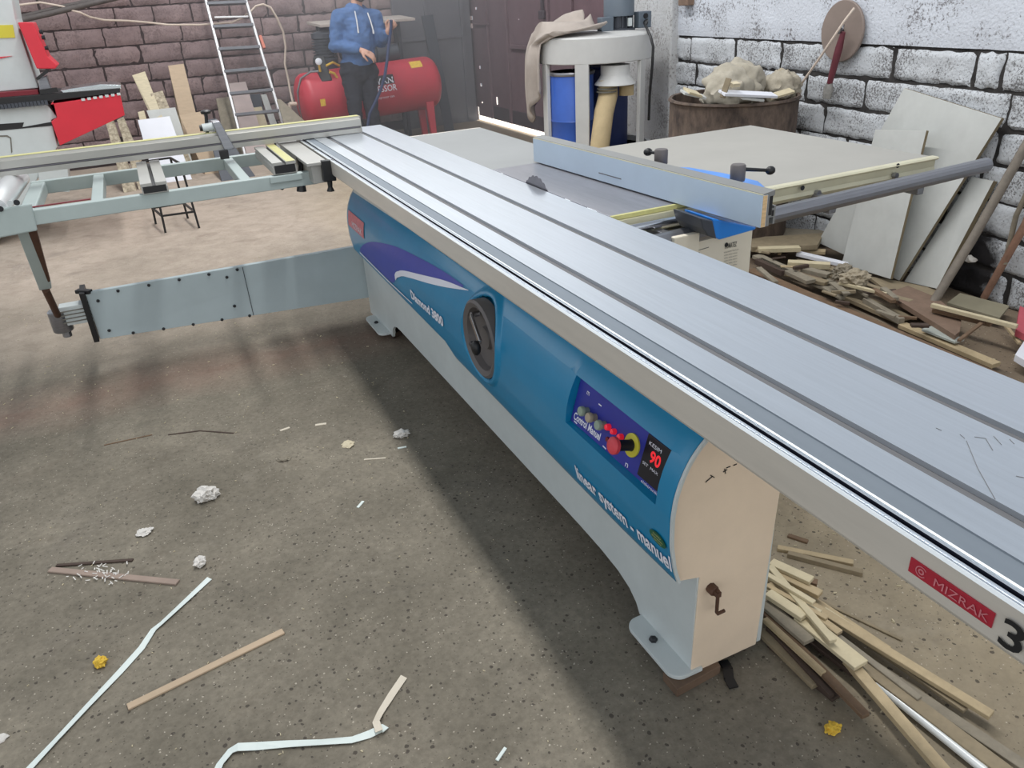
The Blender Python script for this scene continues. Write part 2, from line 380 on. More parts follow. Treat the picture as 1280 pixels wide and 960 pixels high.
    base = mix(ma('MULTIPLY', spots(140, 0.34, 1.3, 0.12), 0.5), base, rgb(214, 204, 188))
    L.new(base, b.inputs['Base Color'])
    bp = N.new('ShaderNodeBump'); bp.inputs['Strength'].default_value = 0.35; bp.inputs['Distance'].default_value = 0.006
    L.new(noise(45, 6, 0.7), bp.inputs['Height']); L.new(bp.outputs[0], b.inputs['Normal'])
    return m
b = B(); add_box(b, (-4.5, -2.5, FZ-0.12), (4.21, 10.2, FZ))
f = obj('floor', b, floor_material(), kind='structure'); f['label'] = 'dusty worn concrete workshop floor'
b = B(); add_box(b, (4.21, 0, FZ-0.12), (10, 14, FZ-0.005))
obj('ground', b, mat('sunlit ground', rgb(238, 232, 220), 0.9, 0, 0.05, 3), kind='structure', label='bright ground outside seen under the gate')

def wall_block_mat(name, col, col2, pit, pits=0.5, scale=90, thr=0.42):
    m = mat(name, col, 0.9, 0, 0.1, 3.5, 0.5, 70, col2=col2)
    nt = m.node_tree; N = nt.nodes; L = nt.links; b = N['Principled BSDF']
    src = b.inputs['Base Color'].links[0].from_socket
    tc = N.new('ShaderNodeTexCoord'); n = N.new('ShaderNodeTexNoise'); n.inputs['Scale'].default_value = scale
    n.inputs['Detail'].default_value = 6; n.inputs['Roughness'].default_value = 0.75
    n2 = N.new('ShaderNodeTexNoise'); n2.inputs['Scale'].default_value = 5; n2.inputs['Detail'].default_value = 3
    L.new(tc.outputs['Object'], n.inputs['Vector']); L.new(tc.outputs['Object'], n2.inputs['Vector'])
    a = N.new('ShaderNodeMath'); a.operation = 'MULTIPLY_ADD'; a.inputs[1].default_value = 0.45; L.new(n2.outputs['Fac'], a.inputs[0]); L.new(n.outputs['Fac'], a.inputs[2])
    r = N.new('ShaderNodeValToRGB'); r.color_ramp.elements[0].position = thr + 0.14; r.color_ramp.elements[0].color = (1, 1, 1, 1)
    r.color_ramp.elements[1].position = thr + 0.22; r.color_ramp.elements[1].color = (0, 0, 0, 1)
    L.new(a.outputs[0], r.inputs['Fac'])
    mu = N.new('ShaderNodeMath'); mu.operation = 'MULTIPLY'; mu.inputs[1].default_value = pits; L.new(r.outputs['Color'], mu.inputs[0])
    x = N.new('ShaderNodeMix'); x.data_type = 'RGBA'; L.new(mu.outputs[0], x.inputs[0]); L.new(src, x.inputs[6]); x.inputs[7].default_value = (*pit, 1)
    L.new(x.outputs[2], b.inputs['Base Color'])
    return m
def block(bm, O, u, n, s0, s1, z0, z1, gap, depth, rough, nu=12, nz=5, rnd=0.02):
    """one rough masonry block with a rounded, noisy face"""
    s0 += gap/2; s1 -= gap/2; z0 += gap/2; z1 -= gap/2
    sk = [random.uniform(-1, 1)*gap*0.35 for _ in range(4)]
    g = []
    for i in range(nu+1):
        row = []
        for j in range(nz+1):
            a = i/nu; c = j/nz
            s = s0+(s1-s0)*a + (sk[0]*(1-c)+sk[1]*c)*(1-a); z = z0+(z1-z0)*c + (sk[2]*(1-a)+sk[3]*a)*(1 if c > .5 else -1)*0.5
            e = min((s1-s0)*min(a, 1-a), (z1-z0)*min(c, 1-c)); d = depth
            if e < rnd: d -= rnd*0.8*(1-e/rnd)**2
            q = Vector((s*7, z*7, O.x)); d += rough*(mnoise.noise(q*1.7) + 0.6*mnoise.noise(q*5))
            wob = 0.55*gap if e < 1e-6 else 0
            s += wob*mnoise.noise(q*3+Vector((9, 0, 0))); z += wob*mnoise.noise(q*3+Vector((0, 9, 0)))
            row.append(bm.verts.new(O + u*s + n*d + Vector((0, 0, z))))
        g.append(row)
    for i in range(nu):
        for j in range(nz): bm.faces.new((g[i][j], g[i+1][j], g[i+1][j+1], g[i][j+1]))
    rim = [g[i][0] for i in range(nu+1)] + [g[nu][j] for j in range(1, nz+1)] + [g[i][nz] for i in range(nu-1, -1, -1)] + [g[0][j] for j in range(nz-1, 0, -1)]
    back = [bm.verts.new(v.co - n*(depth+0.02)) for v in rim]
    k = len(rim)
    for i in range(k): bm.faces.new((rim[i], back[i], back[(i+1) % k], rim[(i+1) % k]))
# --- back wall: pinkish tuff blocks
YB = 10.06
M_tuff = wall_block_mat('pink grey tuff block', rgb(158, 138, 137), rgb(124, 107, 108), rgb(92, 78, 78), 0.45, 45, 0.50)
M_mortar = mat('grey mortar', rgb(66, 57, 58), 0.95, 0, 0.2, 12, 0.4, 60)
b = B(); add_box(b, (-4.5, YB, FZ), (4.2, YB+0.25, 2.25))
wb = obj('wall_back', b, M_mortar, kind='structure', label='pinkish stone block back wall')
b = B(); z = 0.07; r = 0
O = Vector((0, YB, 0)); U = Vector((1, 0, 0)); NB = Vector((0, -1, 0))
while z < 2.2:
    h = 0.187; s = -4.4 + (r % 2)*0.22
    while s < 3.9:
        l = random.uniform(0.38, 0.47); block(b, O, U, NB, s, min(s+l, 4.15), z, z+h, random.uniform(.012, .022), 0.020, 0.011, 10, 5, 0.022); s += l
    z += h; r += 1
b.normal_update()
obj('block_facing', b, M_tuff, wb, smooth=50)
# --- right wall: white painted blocks below, plaster above
TA = R_(3.4); UW = Vector((math.sin(TA), math.cos(TA), 0)); NW = Vector((-math.cos(TA), math.sin(TA), 0)); PW = Vector((3.66, 2.28, 0))
def onwall(x, y, off=0.0):
    d = Vector(ROT @ _ray(x, y)); c = Vector(CAMP); P = PW + NW*off
    return c + d*((P-c).dot(NW)/d.dot(NW))
def ws(x, y): return (onwall(x, y)-PW).dot(UW)
M_white = wall_block_mat('white limewash block', rgb(205, 209, 214), rgb(188, 191, 195), rgb(70, 64, 62), 0.8, 95, 0.49)
M_plasterw = wall_block_mat('white limewash plaster', rgb(212, 217, 226), rgb(200, 204, 212), rgb(78, 70, 68), 0.75, 60, 0.455)
M_dkmort = mat('black mortar gap', rgb(66, 63, 62), 0.95, 0, 0.3, 9, 0.5, 60, col2=rgb(22, 20, 20))
def wallbox(bm, s0, s1, d0, d1, z0, z1):
    add_hexa(bm, [PW + UW*s + NW*d + Vector((0, 0, z)) for z in (z0, z1) for s, d in ((s0, d0), (s1, d0), (s1, d1), (s0, d1))])
b = B(); wallbox(b, -4.5, 3.0, -0.25, -0.014, FZ, 2.4)
wr = obj('wall_right', b, M_dkmort, kind='structure', label='white painted block side wall with black mortar gaps')
b = B()
rows = [(0.951, 1.126, [(1250, 95), (1216, 90), (1115, 80), (975, 70), (917, 65), (862, 62)]), (0.789, 0.951, [(1256, 150), (1080, 115), (1006, 112), (868, 95)]),
        (0.622, 0.789, [(1236, 225), (1130, 165), (1028, 152), (900, 130)]), (0.457, 0.622, None), (0.292, 0.457, None), (0.127, 0.292, None), (-0.035, 0.127, None)]
for i, (z0, z1, J) in enumerate(rows):
    if J:
        js = sorted(ws(x, y) for x, y in J)
        s = js[0]
        while s > -4.4: s -= random.uniform(.4, .48); js.insert(0, s)
        while js[-1] < 2.9: js.append(min(3.0, js[-1] + random.uniform(.4, .48)))
    else:
        s = -4.4 + 0.2*(i % 2); js = [s]
        while s < 2.95: s = min(3.0, s + random.uniform(.4, .48)); js.append(s)
    for a, c in zip(js, js[1:]):
        if c-a > 0.06: block(b, PW, UW, NW, a, c, z0, z1, random.choice((.009, .014, .022)), 0.0, 0.007, 20, 9, 0.018)
def dark_patch(m, c, rad):
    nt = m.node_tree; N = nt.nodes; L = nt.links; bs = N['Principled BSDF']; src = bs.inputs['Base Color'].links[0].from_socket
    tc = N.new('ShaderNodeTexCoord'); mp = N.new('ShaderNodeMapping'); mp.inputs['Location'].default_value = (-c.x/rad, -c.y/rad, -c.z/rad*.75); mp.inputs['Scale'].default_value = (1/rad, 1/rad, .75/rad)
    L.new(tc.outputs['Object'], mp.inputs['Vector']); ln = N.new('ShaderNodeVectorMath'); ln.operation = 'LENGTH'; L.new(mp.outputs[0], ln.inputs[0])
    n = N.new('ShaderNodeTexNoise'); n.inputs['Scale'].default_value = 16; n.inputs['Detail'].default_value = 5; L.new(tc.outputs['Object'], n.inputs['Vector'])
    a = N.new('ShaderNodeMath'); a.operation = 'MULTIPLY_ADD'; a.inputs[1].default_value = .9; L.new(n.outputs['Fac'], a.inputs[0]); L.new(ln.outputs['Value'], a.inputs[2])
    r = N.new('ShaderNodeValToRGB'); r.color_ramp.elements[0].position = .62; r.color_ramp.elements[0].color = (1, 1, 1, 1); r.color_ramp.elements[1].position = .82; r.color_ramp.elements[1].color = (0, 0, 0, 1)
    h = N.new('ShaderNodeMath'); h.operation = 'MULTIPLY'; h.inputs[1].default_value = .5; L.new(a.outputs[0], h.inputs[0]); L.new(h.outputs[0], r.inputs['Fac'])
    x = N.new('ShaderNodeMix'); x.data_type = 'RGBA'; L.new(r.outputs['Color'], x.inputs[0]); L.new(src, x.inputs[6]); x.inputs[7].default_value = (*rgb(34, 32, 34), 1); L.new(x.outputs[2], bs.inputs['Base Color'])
dark_patch(M_white, onwall(1202, 335), .20)  # dark ragged-edged patch on the blocks between the poles
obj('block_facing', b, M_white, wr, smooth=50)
b = B(); block(b, PW, UW, NW, -4.5, 3.0, 1.128, 2.4, 0.006, 0.002, 0.004, 120, 22, 0.010)
obj('plaster', b, M_plasterw, wr, smooth=50)
# --- square pier between the gate and the block wall
b = B(); p0 = onwall(848, 60); s0 = (p0-PW).dot(UW)
wallbox(b, s0+0.015, s0+0.72, -0.3, 0.06, FZ, 2.4)
obj('pillar', b, wall_block_mat('white limewash pier', rgb(200, 202, 204), rgb(180, 180, 180), rgb(98, 90, 86), 0.6, 55, 0.47), kind='structure', bevel=0.012, label='white limewashed pier beside the gate')
# --- brown steel gate
gt = bpy.data.objects.new('door_1', None); COL.objects.link(gt); gt.location = (4.18, 8.0, FZ); WM['door_1'] = Matrix.Translation((4.18, 8.0, FZ))
gt['kind'] = 'structure'; gt['label'] = 'brown steel gate with light showing through its gaps'
XG = 4.18
def gy(x, y): p = onx(x, y, XG); return p.y, p.z
def rect_px(x0, y0, x1, y1):
    a = gy(x0, y0); c = gy(x1, y1); return (min(a[0], c[0]), max(a[0], c[0]), min(a[1], c[1]), max(a[1], c[1]))
holes = [rect_px(594, 9, 596, 12), rect_px(587.5, 20, 591, 25), rect_px(587.5, 29, 591, 35), rect_px(599, 82, 601, 86), rect_px(592, 99, 594, 102),
         rect_px(600, 104, 602.5, 108), rect_px(593, 116, 595, 121), rect_px(602, 127, 603.5, 129), rect_px(620, 121, 622.5, 131), rect_px(648, 23.5, 649, 25)]
big = rect_px(592.5, 132, 600.5, 160); holes.append((big[0], big[1], -0.2, big[3]))
Y0, Y1 = 5.95, gy(590.5, 100)[0]
ycuts = sorted({Y0, Y1, *[h[0] for h in holes], *[h[1] for h in holes]}); zcuts = sorted({0.035, 2.3, *[h[2] for h in holes if h[2] > 0.035], *[h[3] for h in holes]})
b = B()
for a, c in zip(ycuts, ycuts[1:]):
    run = None
    for z0, z1 in zip(zcuts, zcuts[1:]):
        my, mz = (a+c)/2, (z0+z1)/2
        if any(h[0] < my < h[1] and h[2] < mz < h[3] for h in holes):
            if run is not None: add_box(b, (XG, a, run), (XG+0.006, c, z0)); run = None
        elif run is None: run = z0
    if run is not None: add_box(b, (XG, a, run), (XG+0.006, c, 2.3))
obj('gate_sheet', b, M_gate, gt)
for (x, y, wd) in ((636, 60, .05), (612, 60, .035), (686, 20, .05), (716, 20, .04)):
    q = gy(x, y)[0]; boxo('upright', (XG-0.03, q-wd/2, 0.04), (XG, q+wd/2, 2.3), M_gate, gt, 0.004)
q0, qz = gy(640, 58); boxo('cross_bar', (XG-0.035, 6.0, qz-0.022), (XG-0.001, q0, qz+0.022), M_gate, gt, 0.006)
q0, qz = gy(594, 30); boxo('cross_bar', (XG-0.03, gy(612, 30)[0], qz-0.01), (XG-0.001, q0, qz+0.01), M_gate, gt, 0.003)
q = gy(682, 17); boxo('latch', (XG-0.06, q[0]-.06, q[1]-.05), (XG-0.03, q[0]+.06, q[1]+.03), M_gatedark, gt, 0.006)
q = gy(682, 4); boxo('latch_bolt', (XG-0.055, q[0]-.02, q[1]-.1), (XG-0.03, q[0]+.02, q[1]+.45), M_gatedark, gt, 0.004)
boxo('kick_plate', (XG-0.008, 7.7, 0.05), (XG, 9.5, 0.20), M_gatedark, gt, 0.001)
# post at the corner and grey sheet lining on the back wall
py_ = gy(591, 100)[0]; b = B(); add_box(b, (4.13, py_-.01, FZ), (4.19, py_+.24, 2.3)); obj('trim_1', b, M_greydoor, kind='structure', bevel=0.004, label='grey steel corner post')
b = B(); add_box(b, (3.12, 9.985, FZ), (4.14, 10.01, 2.25))
d2 = obj('door_2', b, M_greydoor, kind='structure', bevel=0.003, label='dark grey sheet steel door leaf against the back wall')
for x in (3.14, 3.55, 4.02):
    boxo('upright', (x-.02, 9.96, FZ+.02), (x+.02, 9.986, 2.2), M_greydoor, d2, 0.003)
boxo('cross_bar', (3.12, 9.965, 1.0), (4.04, 9.986, 1.04), M_greydoor, d2, 0.003)

# ------------------------------------------------------------------ PANEL SAW (one machine)
SAW = thing('panel_saw', 'long sliding table panel saw with blue side cover and aluminium table across the shop', 'panel saw', (0.95, 2.3, 0))
def part(name, bm, m, parent=SAW, **k): return obj(name, bm, m, parent, **k)
# --- base: side plate with an arch between the feet
XS = 0.897
def arch(Yn=1.065, Yf=3.85, ztop=0.74):
    P = [(Yn, 0.0), (1.262, 0.0), (1.285, 0.005), (1.30, 0.03), (1.335, 0.055), (1.39, 0.072), (1.48, 0.082), (1.6, 0.086), (3.30, 0.09), (3.36, 0.088),
         (3.41, 0.072), (3.44, 0.045), (3.455, 0.01), (3.46, 0.0), (3.85, 0.0), (Yf, ztop), (Yn, ztop)]
    return P
b = B()
base = part('base_frame', b, M_ltgrey)
bm = B(); bm.from_mesh(base.data)
poly = arch()
a = [(XS, y, z) for y, z in poly]
add_prism(bm, a, (0.012, 0, 0))
add_prism(bm, [(x+0.205, y, z) for x, y, z in a], (0.012, 0, 0))
add_box(bm, (XS+0.012, 3.836, 0.0), (XS+0.205, 3.848, 0.74))
add_box(bm, (XS+0.012, 1.08, 0.60), (XS+0.205, 3.83, 0.74))
add_box(bm, (XS+0.012, 1.5, 0.10), (XS+0.205, 3.3, 0.11))
bm.transform(W(SAW).inverted()); bm.to_mesh(base.data); bm.free()
def foot(y0, y1, x0=0.842):
    b = B(); n = 8; P = []
    for cx, cy, a0 in ((x0+.035, y0+.035, PI), (x0+.035, y1-.035, PI/2)):
        A = [a0 + (PI/2)*k/n for k in range(n+1)] if a0 == PI else [PI - (PI/2)*(k/n) for k in range(n+1)]
        seq = [(cx+.035*math.cos(t), cy+.035*math.sin(t)) for t in A]
        P.append(seq)
    ring = list(reversed(P[0])) + P[1]
    ring = [(XS+0.03, y0)] + ring + [(XS+0.03, y1)]
    add_prism(b, [(x, y, -0.002) for x, y in ring], (0, 0, 0.012))
    o = part('foot_plate', b, M_ltgrey, base, bevel=0.002)
    b = B(); add_lathe(b, [(0.011, 0), (0.011, 0.006), (0.006, 0.010)], 6, axis_m((x0+.03, (y0+y1)/2+.02, 0.010), (0, 0, 1)))
    part('anchor_bolt', b, M_hole, base)
foot(1.055, 1.275); foot(3.50, 3.78)
# --- cream end panel with the step at the bottom of the cover
EP = [(0.897, -0.004), (0.903, 0.297), (0.842, 0.312), (0.832, 0.36), (0.818, 0.43), (0.816, 0.50), (0.834, 0.585), (0.858, 0.64), (0.888, 0.675), (0.915, 0.70), (0.93, 0.74), (1.125, 0.74), (1.098, -0.004)]
b = B(); add_prism(b, [(x, 1.062, z) for x, z in EP], (0, 0.012, 0))
endp = part('end_panel', b, M_cream, bevel=0.0015, label='cream painted end panel with pencil marks and an L shaped key')
# pencil marks near the top
b = B()
for (x, y), (x2, y2) in (((882, 603), (890, 596)), ((888, 594), (893, 597)), ((904, 590), (909, 587)), ((908, 585), (913, 583)), ((917, 582), (921, 580)), ((906, 586), (907, 592))):
    add_bar(b, ony(x, y, 1.0605), ony(x2, y2, 1.0605), 0.002, 0.0008, (0, -1, 0))
part('pencil_marks', b, M_blackprint, endp)
# crank key
b = B(); k0 = ony(892, 738, 1.05); add_lathe(b, [(0.013, 0), (0.013, 0.016), (0.010, 0.020)], 8, axis_m((k0.x, 1.062, k0.z), (0, -1, 0)))
key = part('key_boss', b, M_brownrod, endp)
kz = ony(893, 769, 1.035); kx = ony(905, 769, 1.035)
b = B(); add_tube(b, [(k0.x, 1.035, k0.z+0.012), (k0.x+0.001, 1.035, kz.z+0.006), (k0.x+0.004, 1.035, kz.z), (kx.x, 1.035, kz.z+0.001)], 0.0042, 8)
add_box(b, (k0.x-.006, 1.03, k0.z-.006), (k0.x+.006, 1.052, k0.z+.008)); part('crank_key', b, M_brownrod, endp, smooth=40)
# --- blue cover: a moulded skin with pockets for the handwheel and the control panel
ZX = [(0.29, 0.846), (0.31, 0.836), (0.36, 0.820), (0.43, 0.809), (0.50, 0.808), (0.55, 0.814), (0.59, 0.826), (0.63, 0.845), (0.66, 0.868), (0.69, 0.902), (0.71, 0.94)]
def base_x(z):
    if z <= ZX[0][0]: return ZX[0][1]
    for (z0, x0), (z1, x1) in zip(ZX, ZX[1:]):
        if z <= z1:
            t = (z-z0)/(z1-z0); return x0+(x1-x0)*t
    return ZX[-1][1]
def smx(z): return (base_x(z-.012)+2*base_x(z)+base_x(z+.012))/4
YC0, YC1 = 1.058, 3.86
def shf(y): return 0.04*(y-1.06)/2.79
def cover_x(y, z):
    x = smx(z) + shf(y)
    e = y - YC0
    return x
def zlow(y):
    if y < 2.44: return 0.300 + 0.018*max(0, (1.3-y))/.24
    if y < 2.50: return 0.300 + 0.052*(y-2.44)/.06
    return 0.352
WC = (2.095, 0.517); WR = 0.128
PK = (1.112, 1.520, 0.502, 0.630)     # control pocket y0, y1, z0, z1
def pocket(y, z):
    d = 0.0
    r = math.hypot(y-WC[0], z-WC[1])
    if r < WR: d = 0.035
    elif r < WR+0.028: d = 0.012*math.sin((r-WR)/0.028*PI)*-1.0
    if PK[0] < y < PK[1] and PK[2] < z < PK[3]: d = 0.022+0.034*(z-PK[2])/(PK[3]-PK[2])
    else:
        dy = max(PK[0]-y, y-PK[1], 0); dz = max(z-PK[3], 0)
        if 0 < dz < 0.035 and dy < 0.03: d = -0.006*(1-dz/0.035)*(1-dy/0.03)     # small hood over the pocket
    return d
ys = set([YC0, YC0+.004, YC1, PK[0]-.001, PK[0]+.001, PK[1]-.001, PK[1]+.001, 2.44, 2.50])
y = YC0
while y < YC1: ys.add(round(y, 4)); y += 0.045
y = WC[0]-.17
while y < WC[0]+.17: ys.add(round(y, 4)); y += 0.006
for k in range(10): ys.add(PK[0]-.03+k*.003); ys.add(PK[1]+k*.003)
ys = sorted(ys)
zs_t = set([PK[2]-.001, PK[2]+.001, PK[3]-.001, PK[3]+.001, PK[3]+.012, PK[3]+.024, PK[3]+.036])
z = 0.36
while z < 0.712: zs_t.add(round(z, 4)); z += 0.006
zs_t = sorted(zs_t)
b = B(); cols = []
for y in ys:
    zl = zlow(y); zz = [zl + (0.36-zl)*k/4 for k in range(4)] + zs_t
    cols.append([b.verts.new((cover_x(y, q) + pocket(y, q), y, q)) for q in zz])
for A, C in zip(cols, cols[1:]):
    for k in range(len(A)-1): b.faces.new((A[k], A[k+1], C[k+1], C[k]))
bmesh.ops.recalc_face_normals(b, faces=b.faces[:])
if sum(f.normal.x for f in b.faces) > 0: bmesh.ops.reverse_faces(b, faces=b.faces[:])
cover = part('side_cover', b, M_blue, smooth=38, label='blue moulded side cover with violet swoosh and white lettering')
so = cover.modifiers.new('thick', 'SOLIDIFY'); so.thickness = 0.004; so.offset = -1
# pale edge of the moulding along both ends
for yy, nm in ((YC0, 'edge_trim'), (YC1, 'edge_trim')):
    b = B(); zz = [zlow(yy)+ (0.70-zlow(yy))*k/40 for k in range(41)]
    sg = -1 if yy == YC0 else 1
    L0 = [(cover_x(yy, q), yy, q) for q in zz]
    L0 = [(x, yy+.0062*sg, q) for x, yy, q in L0]
    for (a, c) in zip(L0, L0[1:]):
        n = Vector((c[0]-a[0], 0, c[2]-a[2])).normalized(); n = Vector((n.z, 0, -n.x))
        A = [Vector(a), Vector(a)+n*0.007, Vector(c)+n*0.007, Vector(c)]
        add_hexa(b, [p + Vector((0, 0.003*sg, 0)) for p in A] + [p - Vector((0, 0.004*sg, 0)) for p in A])
    part(nm, b, M_ltgrey, cover)
def skin(y, z, off=0.0022): return Vector((cover_x(y, z)+pocket(y, z)-off, y, z))
# swoosh
def strip(top, bot, n=60, m=12, off=0.0022):
    def at(poly, y):
        for (a, za), (c, zc) in zip(poly, poly[1:]):
            if (a-y)*(c-y) <= 0: return za+(zc-za)*((y-a)/(c-a) if c != a else 0)
        return poly[-1][1]
    at0 = at; lo_y, hi_y = min(top[0][0], top[-1][0]), max(top[0][0], top[-1][0])
    def at(poly, y):
        w_ = min(.07, y-lo_y, hi_y-y); ks = [-1, -.5, 0, .5, 1]
        return sum(at0(poly, y+k*w_) for k in ks)/5
    bmx = B(); y0, y1 = top[0][0], top[-1][0]; G = []
    for i in range(n+1):
        y = y0+(y1-y0)*i/n; zt, zb = at(top, y), at(bot, y)
        G.append([bmx.verts.new(skin(y, zb+(zt-zb)*j/m, off)) for j in range(m+1)])
    for i in range(n):
        for j in range(m): bmx.faces.new((G[i][j], G[i][j+1], G[i+1][j+1], G[i+1][j]))
    bmesh.ops.recalc_face_normals(bmx, faces=bmx.faces[:])
    return bmx
top = [(3.69, 0.395), (3.64, 0.425), (3.55, 0.462), (3.42, 0.508), (3.24, 0.546), (3.07, 0.576), (2.93, 0.592), (2.76, 0.606), (2.6, 0.618), (2.45, 0.626), (2.30, 0.628)]
bot = [(3.69, 0.384), (3.55, 0.386), (3.3, 0.385), (3.10, 0.388), (3.04, 0.43), (3.02, 0.462), (2.98, 0.492), (2.92, 0.508), (2.8, 0.532), (2.6, 0.570), (2.45, 0.598), (2.30, 0.622)]
part('swoosh_print', strip(top, bot), M_purple, cover)
wt = [(3.045, 0.455), (3.02, 0.478), (2.98, 0.497), (2.92, 0.513), (2.8, 0.538), (2.6, 0.577), (2.45, 0.605), (2.25, 0.628)]
wbt = [(3.045, 0.43), (3.01, 0.455), (2.97, 0.477), (2.90, 0.492), (2.8, 0.514), (2.6, 0.552), (2.45, 0.582), (2.25, 0.6265)]
part('white_swoosh_print', strip(wt, wbt, off=.0042), M_whiteprint, cover)
part('white_line_print', strip([(3.70, 0.386), (3.2, 0.383), (2.85, 0.392)], [(3.70, 0.376), (3.2, 0.375), (2.85, 0.386)], off=.0042), M_whiteprint, cover)
def on_cover(y0, z0, slope=0.0): return lambda u, v: skin(y0-u, z0+v+slope*u, 0.0036)
lettering('Diamond 3800', 0.052, on_cover(2.835, 0.419, 0.032), M_whiteprint, cover, width=0.385, bold=0.0020)
lettering('linear system - manuel', 0.062, on_cover(1.482, 0.347, 0.02), M_whiteprint, cover, width=0.428, bold=0.0016)
# green oval sticker
b = B(); c0 = b.verts.new(skin(1.098, 0.419, .003)); rg = []
for k in range(28): rg.append(b.verts.new(skin(1.098+.031*math.cos(2*PI*k/28), .419+.0165*math.sin(2*PI*k/28), .003)))
for k in range(28): b.faces.new((c0, rg[(k+1) % 28], rg[k]))
stk = part('oval_sticker', b, M_greenprint, cover)
for j, (s_, wd) in enumerate((('quality', .030), ('guarantee', .042), ('service', .030))):
    lettering(s_, 0.008, (lambda yy, zz: (lambda u, v: skin(yy-u, zz+v, .004)))(1.098+wd/2, .4255-j*.0085), M_scale, stk, width=wd)
# faded maker's label at the far end
b = B(); G = [[b.verts.new(skin(3.53+.30*i/6, .492+.075*j/4, .003)) for j in range(5)] for i in range(7)]
for i in range(6):
    for j in range(4): b.faces.new((G[i][j], G[i][j+1], G[i+1][j+1], G[i+1][j]))
lab = part('name_label', b, M_fadedred, cover, label='faded pink red maker label')
lettering('MIZRAK', 0.05, lambda u, v: skin(3.75-u, 0.502+v*.8, .0045), M_whiteprint, lab, width=0.19)
# --- handwheel
b = B(); Mx = axis_m((cover_x(*WC)+0.036, WC[0], WC[1]), (-1, 0, 0))
add_lathe(b, [(0.128, 0.0), (0.129, 0.040), (0.120, 0.046), (0.104, 0.038), (0.098, 0.016), (0.04, 0.010), (0.035, 0.022), (0.0, 0.022)], 48, Mx)
hw = part('hand_wheel', b, M_rubber, smooth=35, label='dark grey dished handwheel')
b = B(); xh = cover_x(*WC)-0.012
h0 = onx(588.5, 394, xh); h1 = onx(600.5, 428.5, xh-.012)
add_bar(b, h0, h1, 0.020, 0.010, (-1, 0, 0)); add_tube(b, [h0+Vector((.03, 0, 0)), h0], .010, 10); part('crank_arm', b, M_chrome, hw, bevel=.002)
b = B(); kk = onx(595, 435, xh-.035); add_tube(b, [h1+Vector((.0, .01, -.006)), h1+Vector((-.02, .02, -.008)), kk+Vector((-.004, 0, 0))], [.010, .011, .009], 10)
add_sphere(b, kk, .019, 2, (.8, 1, 1.35)); part('crank_knob', b, M_black, hw, smooth=50)
# --- control panel in its pocket
PZ0, PX0 = PK[2]+.001, 0.8105+.022-.004; PSL = (PK[3]-PK[2]); PDX = 0.037
PV = Vector((PDX, 0, PSL)).normalized(); PN = Vector((-PSL, 0, PDX)).normalized()
def pan(y, z, off=0.0): return Vector((PX0+PDX*(z-PZ0)/PSL, y, z)) + PN*off
def on_panel(x, y, off=0.0):
    c = Vector(CAMP); d = Vector(ROT @ _ray(x, y)); P = pan(1.3, .56, off); q = c+d*((P-c).dot(PN)/d.dot(PN)); return q - PN*off
b = B(); ya, yb_ = PK[0]+.003, PK[1]-.003; za, zb_ = PK[2]+.002, PK[3]-.002
add_hexa(b, [pan(ya, za, -.003), pan(yb_, za, -.003), pan(yb_, zb_, -.003), pan(ya, zb_, -.003), pan(ya, za), pan(yb_, za), pan(yb_, zb_), pan(ya, zb_)])
cp = part('control_panel', b, M_panelblue)
for i, (x, y) in enumerate(((725.5, 514), (735, 522), (746.5, 531.5))):
    p = on_panel(x, y, .022); b = B(); add_lathe(b, [(.010, 0), (.010, .012), (.0128, .014), (.0128, .021), (.011, .024)], 18, axis_m(p, PN))
    part('push_button', b, M_btn[1] if i == 1 else M_btn[0], cp, smooth=40)
for i, (x, y, r) in enumerate(((757.5, 534, .0085), (764.5, 539.5, .0075), (773, 546.5, .0085))):
    p = on_panel(x, y, .010); b = B(); add_lathe(b, [(r, 0), (r, .006), (r*.8, .011), (r*.3, .013)], 14, axis_m(p, PN))
    part('indicator_light', b, M_redlens, cp, smooth=40)
p = on_panel(760, 549, 0); b = B(); add_lathe(b, [(.006, 0), (.006, .004)], 10, axis_m(p, PN)); part('indicator_light', b, M_darkred, cp)
pe = on_panel(789, 556.5, .004); b = B()
add_lathe(b, [(.028, 0), (.028, .004), (.026, .005)], 26, axis_m(pe, PN)); part('emergency_collar', b, M_yellow, cp, smooth=40)
b = B(); add_lathe(b, [(.015, 0), (.013, .004), (.013, .044)], 18, axis_m(pe+PN*.004, PN)); part('emergency_stem', b, M_black, cp, smooth=40)
b = B(); add_lathe(b, [(.016, 0), (.0205, .004), (.0205, .012), (.017, .016), (.008, .018)], 22, axis_m(pe+PN*.044, PN)); part('emergency_button', b, M_redknob, cp, smooth=40)
b = B(); ya, yb_, za, zb_ = 1.120, 1.212, .514, .612
add_hexa(b, [pan(ya, za, .0002), pan(yb_, za, .0002), pan(yb_, zb_, .0002), pan(ya, zb_, .0002), pan(ya, za, .003), pan(yb_, za, .003), pan(yb_, zb_, .003), pan(ya, zb_, .003)])
ds = part('display', b, M_display, cp, bevel=.001)
pt = lambda y0, z0: (lambda u, v: pan(y0-u, z0+v, .0036))
lettering('90', .036, pt(1.186, .560), M_digit, ds, width=.038, bold=.001)
lettering('KESIM', .012, pt(1.200, .592), M_whiteprint, ds, width=.045)
lettering('SET  MAX', .009, pt(1.204, .545), M_whiteprint, ds, width=.058)
pt = lambda y0, z0: (lambda u, v: pan(y0-u, z0+v, .0008))
lettering('Control Manuel', .026, pt(1.506, .5145), M_whiteprint, cp, width=.128, bold=.0006)
b = B(); add_bar(b, pan(1.500, .510, .0006), pan(1.485, .509, .0006), .003, .0006, PN); add_bar(b, pan(1.36, .510, .0006), pan(1.345, .509, .0006), .003, .0006, PN); part('underline_print', b, M_whiteprint, cp)
